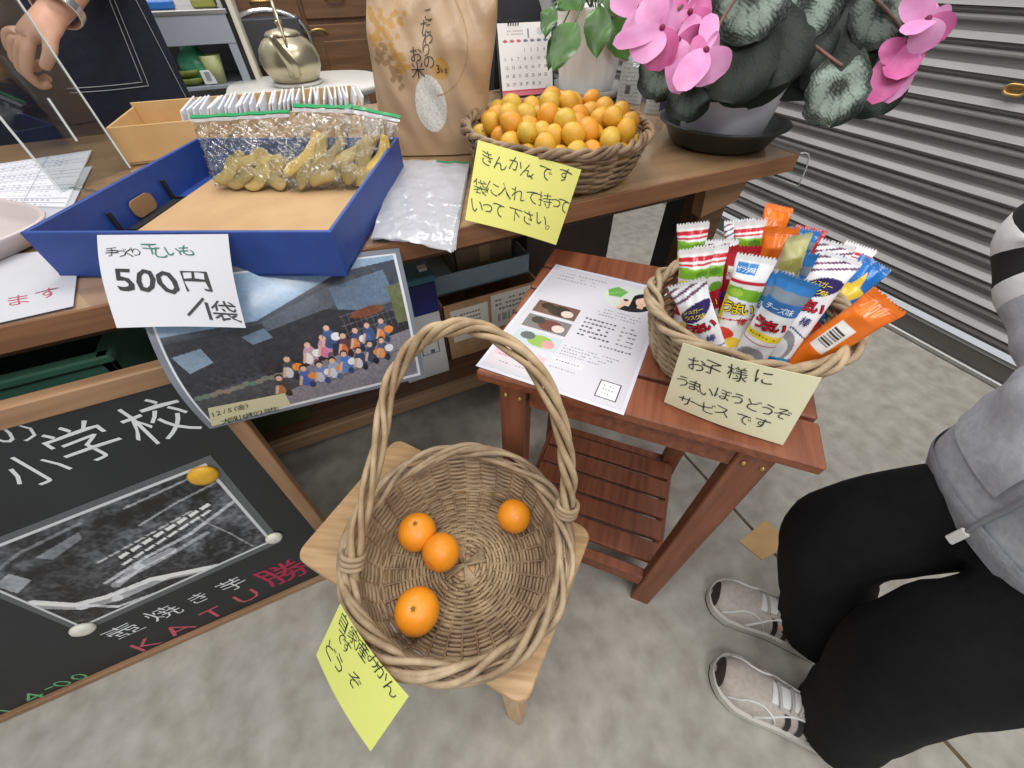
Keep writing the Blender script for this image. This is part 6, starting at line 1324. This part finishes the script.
put('hair', MB().lathe(np.stack([.09*np.sin(th), .104*np.cos(th)], 1)[::-1], 32, c=vp(0, .016, 1.645)), mat('greying_hair', (92, 88, 84), .5), p2)
M['navy_cloth'] = mat('navy_cloth', (27, 30, 46), .85, noise=50, rgb2=(34, 37, 54), bump=(400, .4)); M['dark_knit'] = mat('charcoal_knit', (58, 56, 62), .9, noise=60, rgb2=(68, 66, 72), bump=(200, .4))
sw2 = {'a': (vp(0, 0, .86), (.178, .135)), 'b': (vp(0, 0, 1.05), (.168, .128)), 'c': (vp(0, 0, 1.27), (.188, .135)), 'd': (vp(0, .01, 1.42), (.14, .1)), 'e': (vp(0, .005, 1.48), .07)}; se = chain(list(sw2))
for s, nm in ((1, 'L'), (-1, 'R')):
    sw2['s'+nm] = (nv_['shoulder'+nm][0], .075); sw2['l'+nm] = (nv_['elbow'+nm][0], .056); sw2['w'+nm] = (nv_['elbow'+nm][0]*.30+nv_[nm+'wrist'][0]*.70, .044); se += [('d', 's'+nm)]+chain(['s'+nm, 'l'+nm, 'w'+nm])
skin('sweater', sw2, se, 'dark_knit', p2)
tv = {'t': (vp(0, .01, .92), (.165, .12))}; tve = []
for s, nm in ((1, 'L'), (-1, 'R')):
    tv['h'+nm] = (vp(.09*s, .01, .78), .098); tv['k'+nm] = (vp(.10*s, -.01, .47), .085); tv['c'+nm] = (vp(.10*s, .02, .09), .07); tve += [('t', 'h'+nm)]+chain(['h'+nm, 'k'+nm, 'c'+nm])
skin('trousers', tv, tve, 'trouser', p2)
for s in (1, -1): put('shoe', MB().ball(vp(.11*s, -.08, .035), (.05, .14, .035), 20), 'blackmetal', p2)
def apr(x, z, l=0.0): return np.stack([VB[0]+x, VB[1]-.20+.9*x*x*1.0-l+.012*np.sin(x*22+z*3)*np.clip(1.2-z, 0, 1), z], -1)
xs_ = np.linspace(-.285, .285, 40); zs_ = np.linspace(.42, 1.10, 40); Xg, Zg = np.meshgrid(xs_, zs_); Xg = Xg*(1+.02*np.sin(Zg*7))
b = MB(); b.slab(apr(Xg, Zg)[:, ::-1], A(0, -1, 0), .003); xb = np.linspace(-.15, .15, 20); Xb, Zb = np.meshgrid(xb, np.linspace(1.10, 1.36, 14)); b.slab(apr(Xb, Zb)[:, ::-1], A(0, -1, 0), .003); ap = put('apron', b, 'navy_cloth', p2)
M['stitch'] = mat('pale_stitching', (176, 178, 186), .8)
q0, q1, q2 = (Yp(p, VB[1]-.20) for p in ((108, -6), (147, 88), (70, 93)))
for o_ in (0, .010):
    P = [q0-A(o_, 0, 0)-VB*A(1, 0, 0), q1-A(o_, 0, -o_)-VB*A(1, 0, 0), q2-A(0, 0, -o_)-VB*A(1, 0, 0)]
    xz = np.array([[p[0], p[2]] for p in P]); xz = np.concatenate([np.linspace(xz[0], xz[1], 14), np.linspace(xz[1], xz[2], 14)[1:]])
    put('stitching', MB().tube(apr(xz[:, 0], xz[:, 1], .002), .0011, 5), 'stitch', ap)
xz = np.stack([np.full(30, .268), np.linspace(.45, 1.08, 30)], 1); put('stitching', MB().tube(apr(xz[:, 0], xz[:, 1], .002), .0009, 5), 'stitch', ap)
for s in (-1, 1): put('strap', MB().tube(spline([apr(A(.13*s), A(1.35))[0], vp(.10*s, -.06, 1.47), vp(.07*s, .10, 1.46), vp(.05*s, .16, 1.3)], 8), .014, 8, flat=.25), 'navy_cloth', ap)
# wristwatch
wd_ = unit(nv_['elbowL'][0]-W1); wc = W1+wd_*.022; pn = unit(-unit(A(-.35, .25, -.8))+0*wd_); pn = unit(pn-wd_*(pn@wd_)); wx_ = np.cross(wd_, pn)
wt = thing('wristwatch', 'silver wristwatch worn on the wrist of the person in the navy apron', 'watch', tuple(wc))
t = np.linspace(0, 2*math.pi, 40, endpoint=False); P0 = wc+np.outer(np.cos(t)*.040, wx_)+np.outer(np.sin(t)*.032, pn); b = MB()
for o_ in (-.009, -.003, .003, .009): b.tube(P0+wd_*o_, .0036, 8, True)
put('bracelet', b, 'chrome', wt)
b = MB().lathe([(0, 0), (.017, 0), (.019, .002), (.019, .007), (.016, .009), (0, .009)], 32); Rw = np.stack([wx_, wd_, pn], 1); b.V = [v@Rw.T+wc+pn*.031 for v in b.V]; put('case', b, 'chrome', wt)
b = MB().lathe([(0, .0088), (.015, .0088), (.015, .0098), (0, .0098)], 28); b.V = [v@Rw.T+wc+pn*.031 for v in b.V]; put('dial', b, 'white', wt)
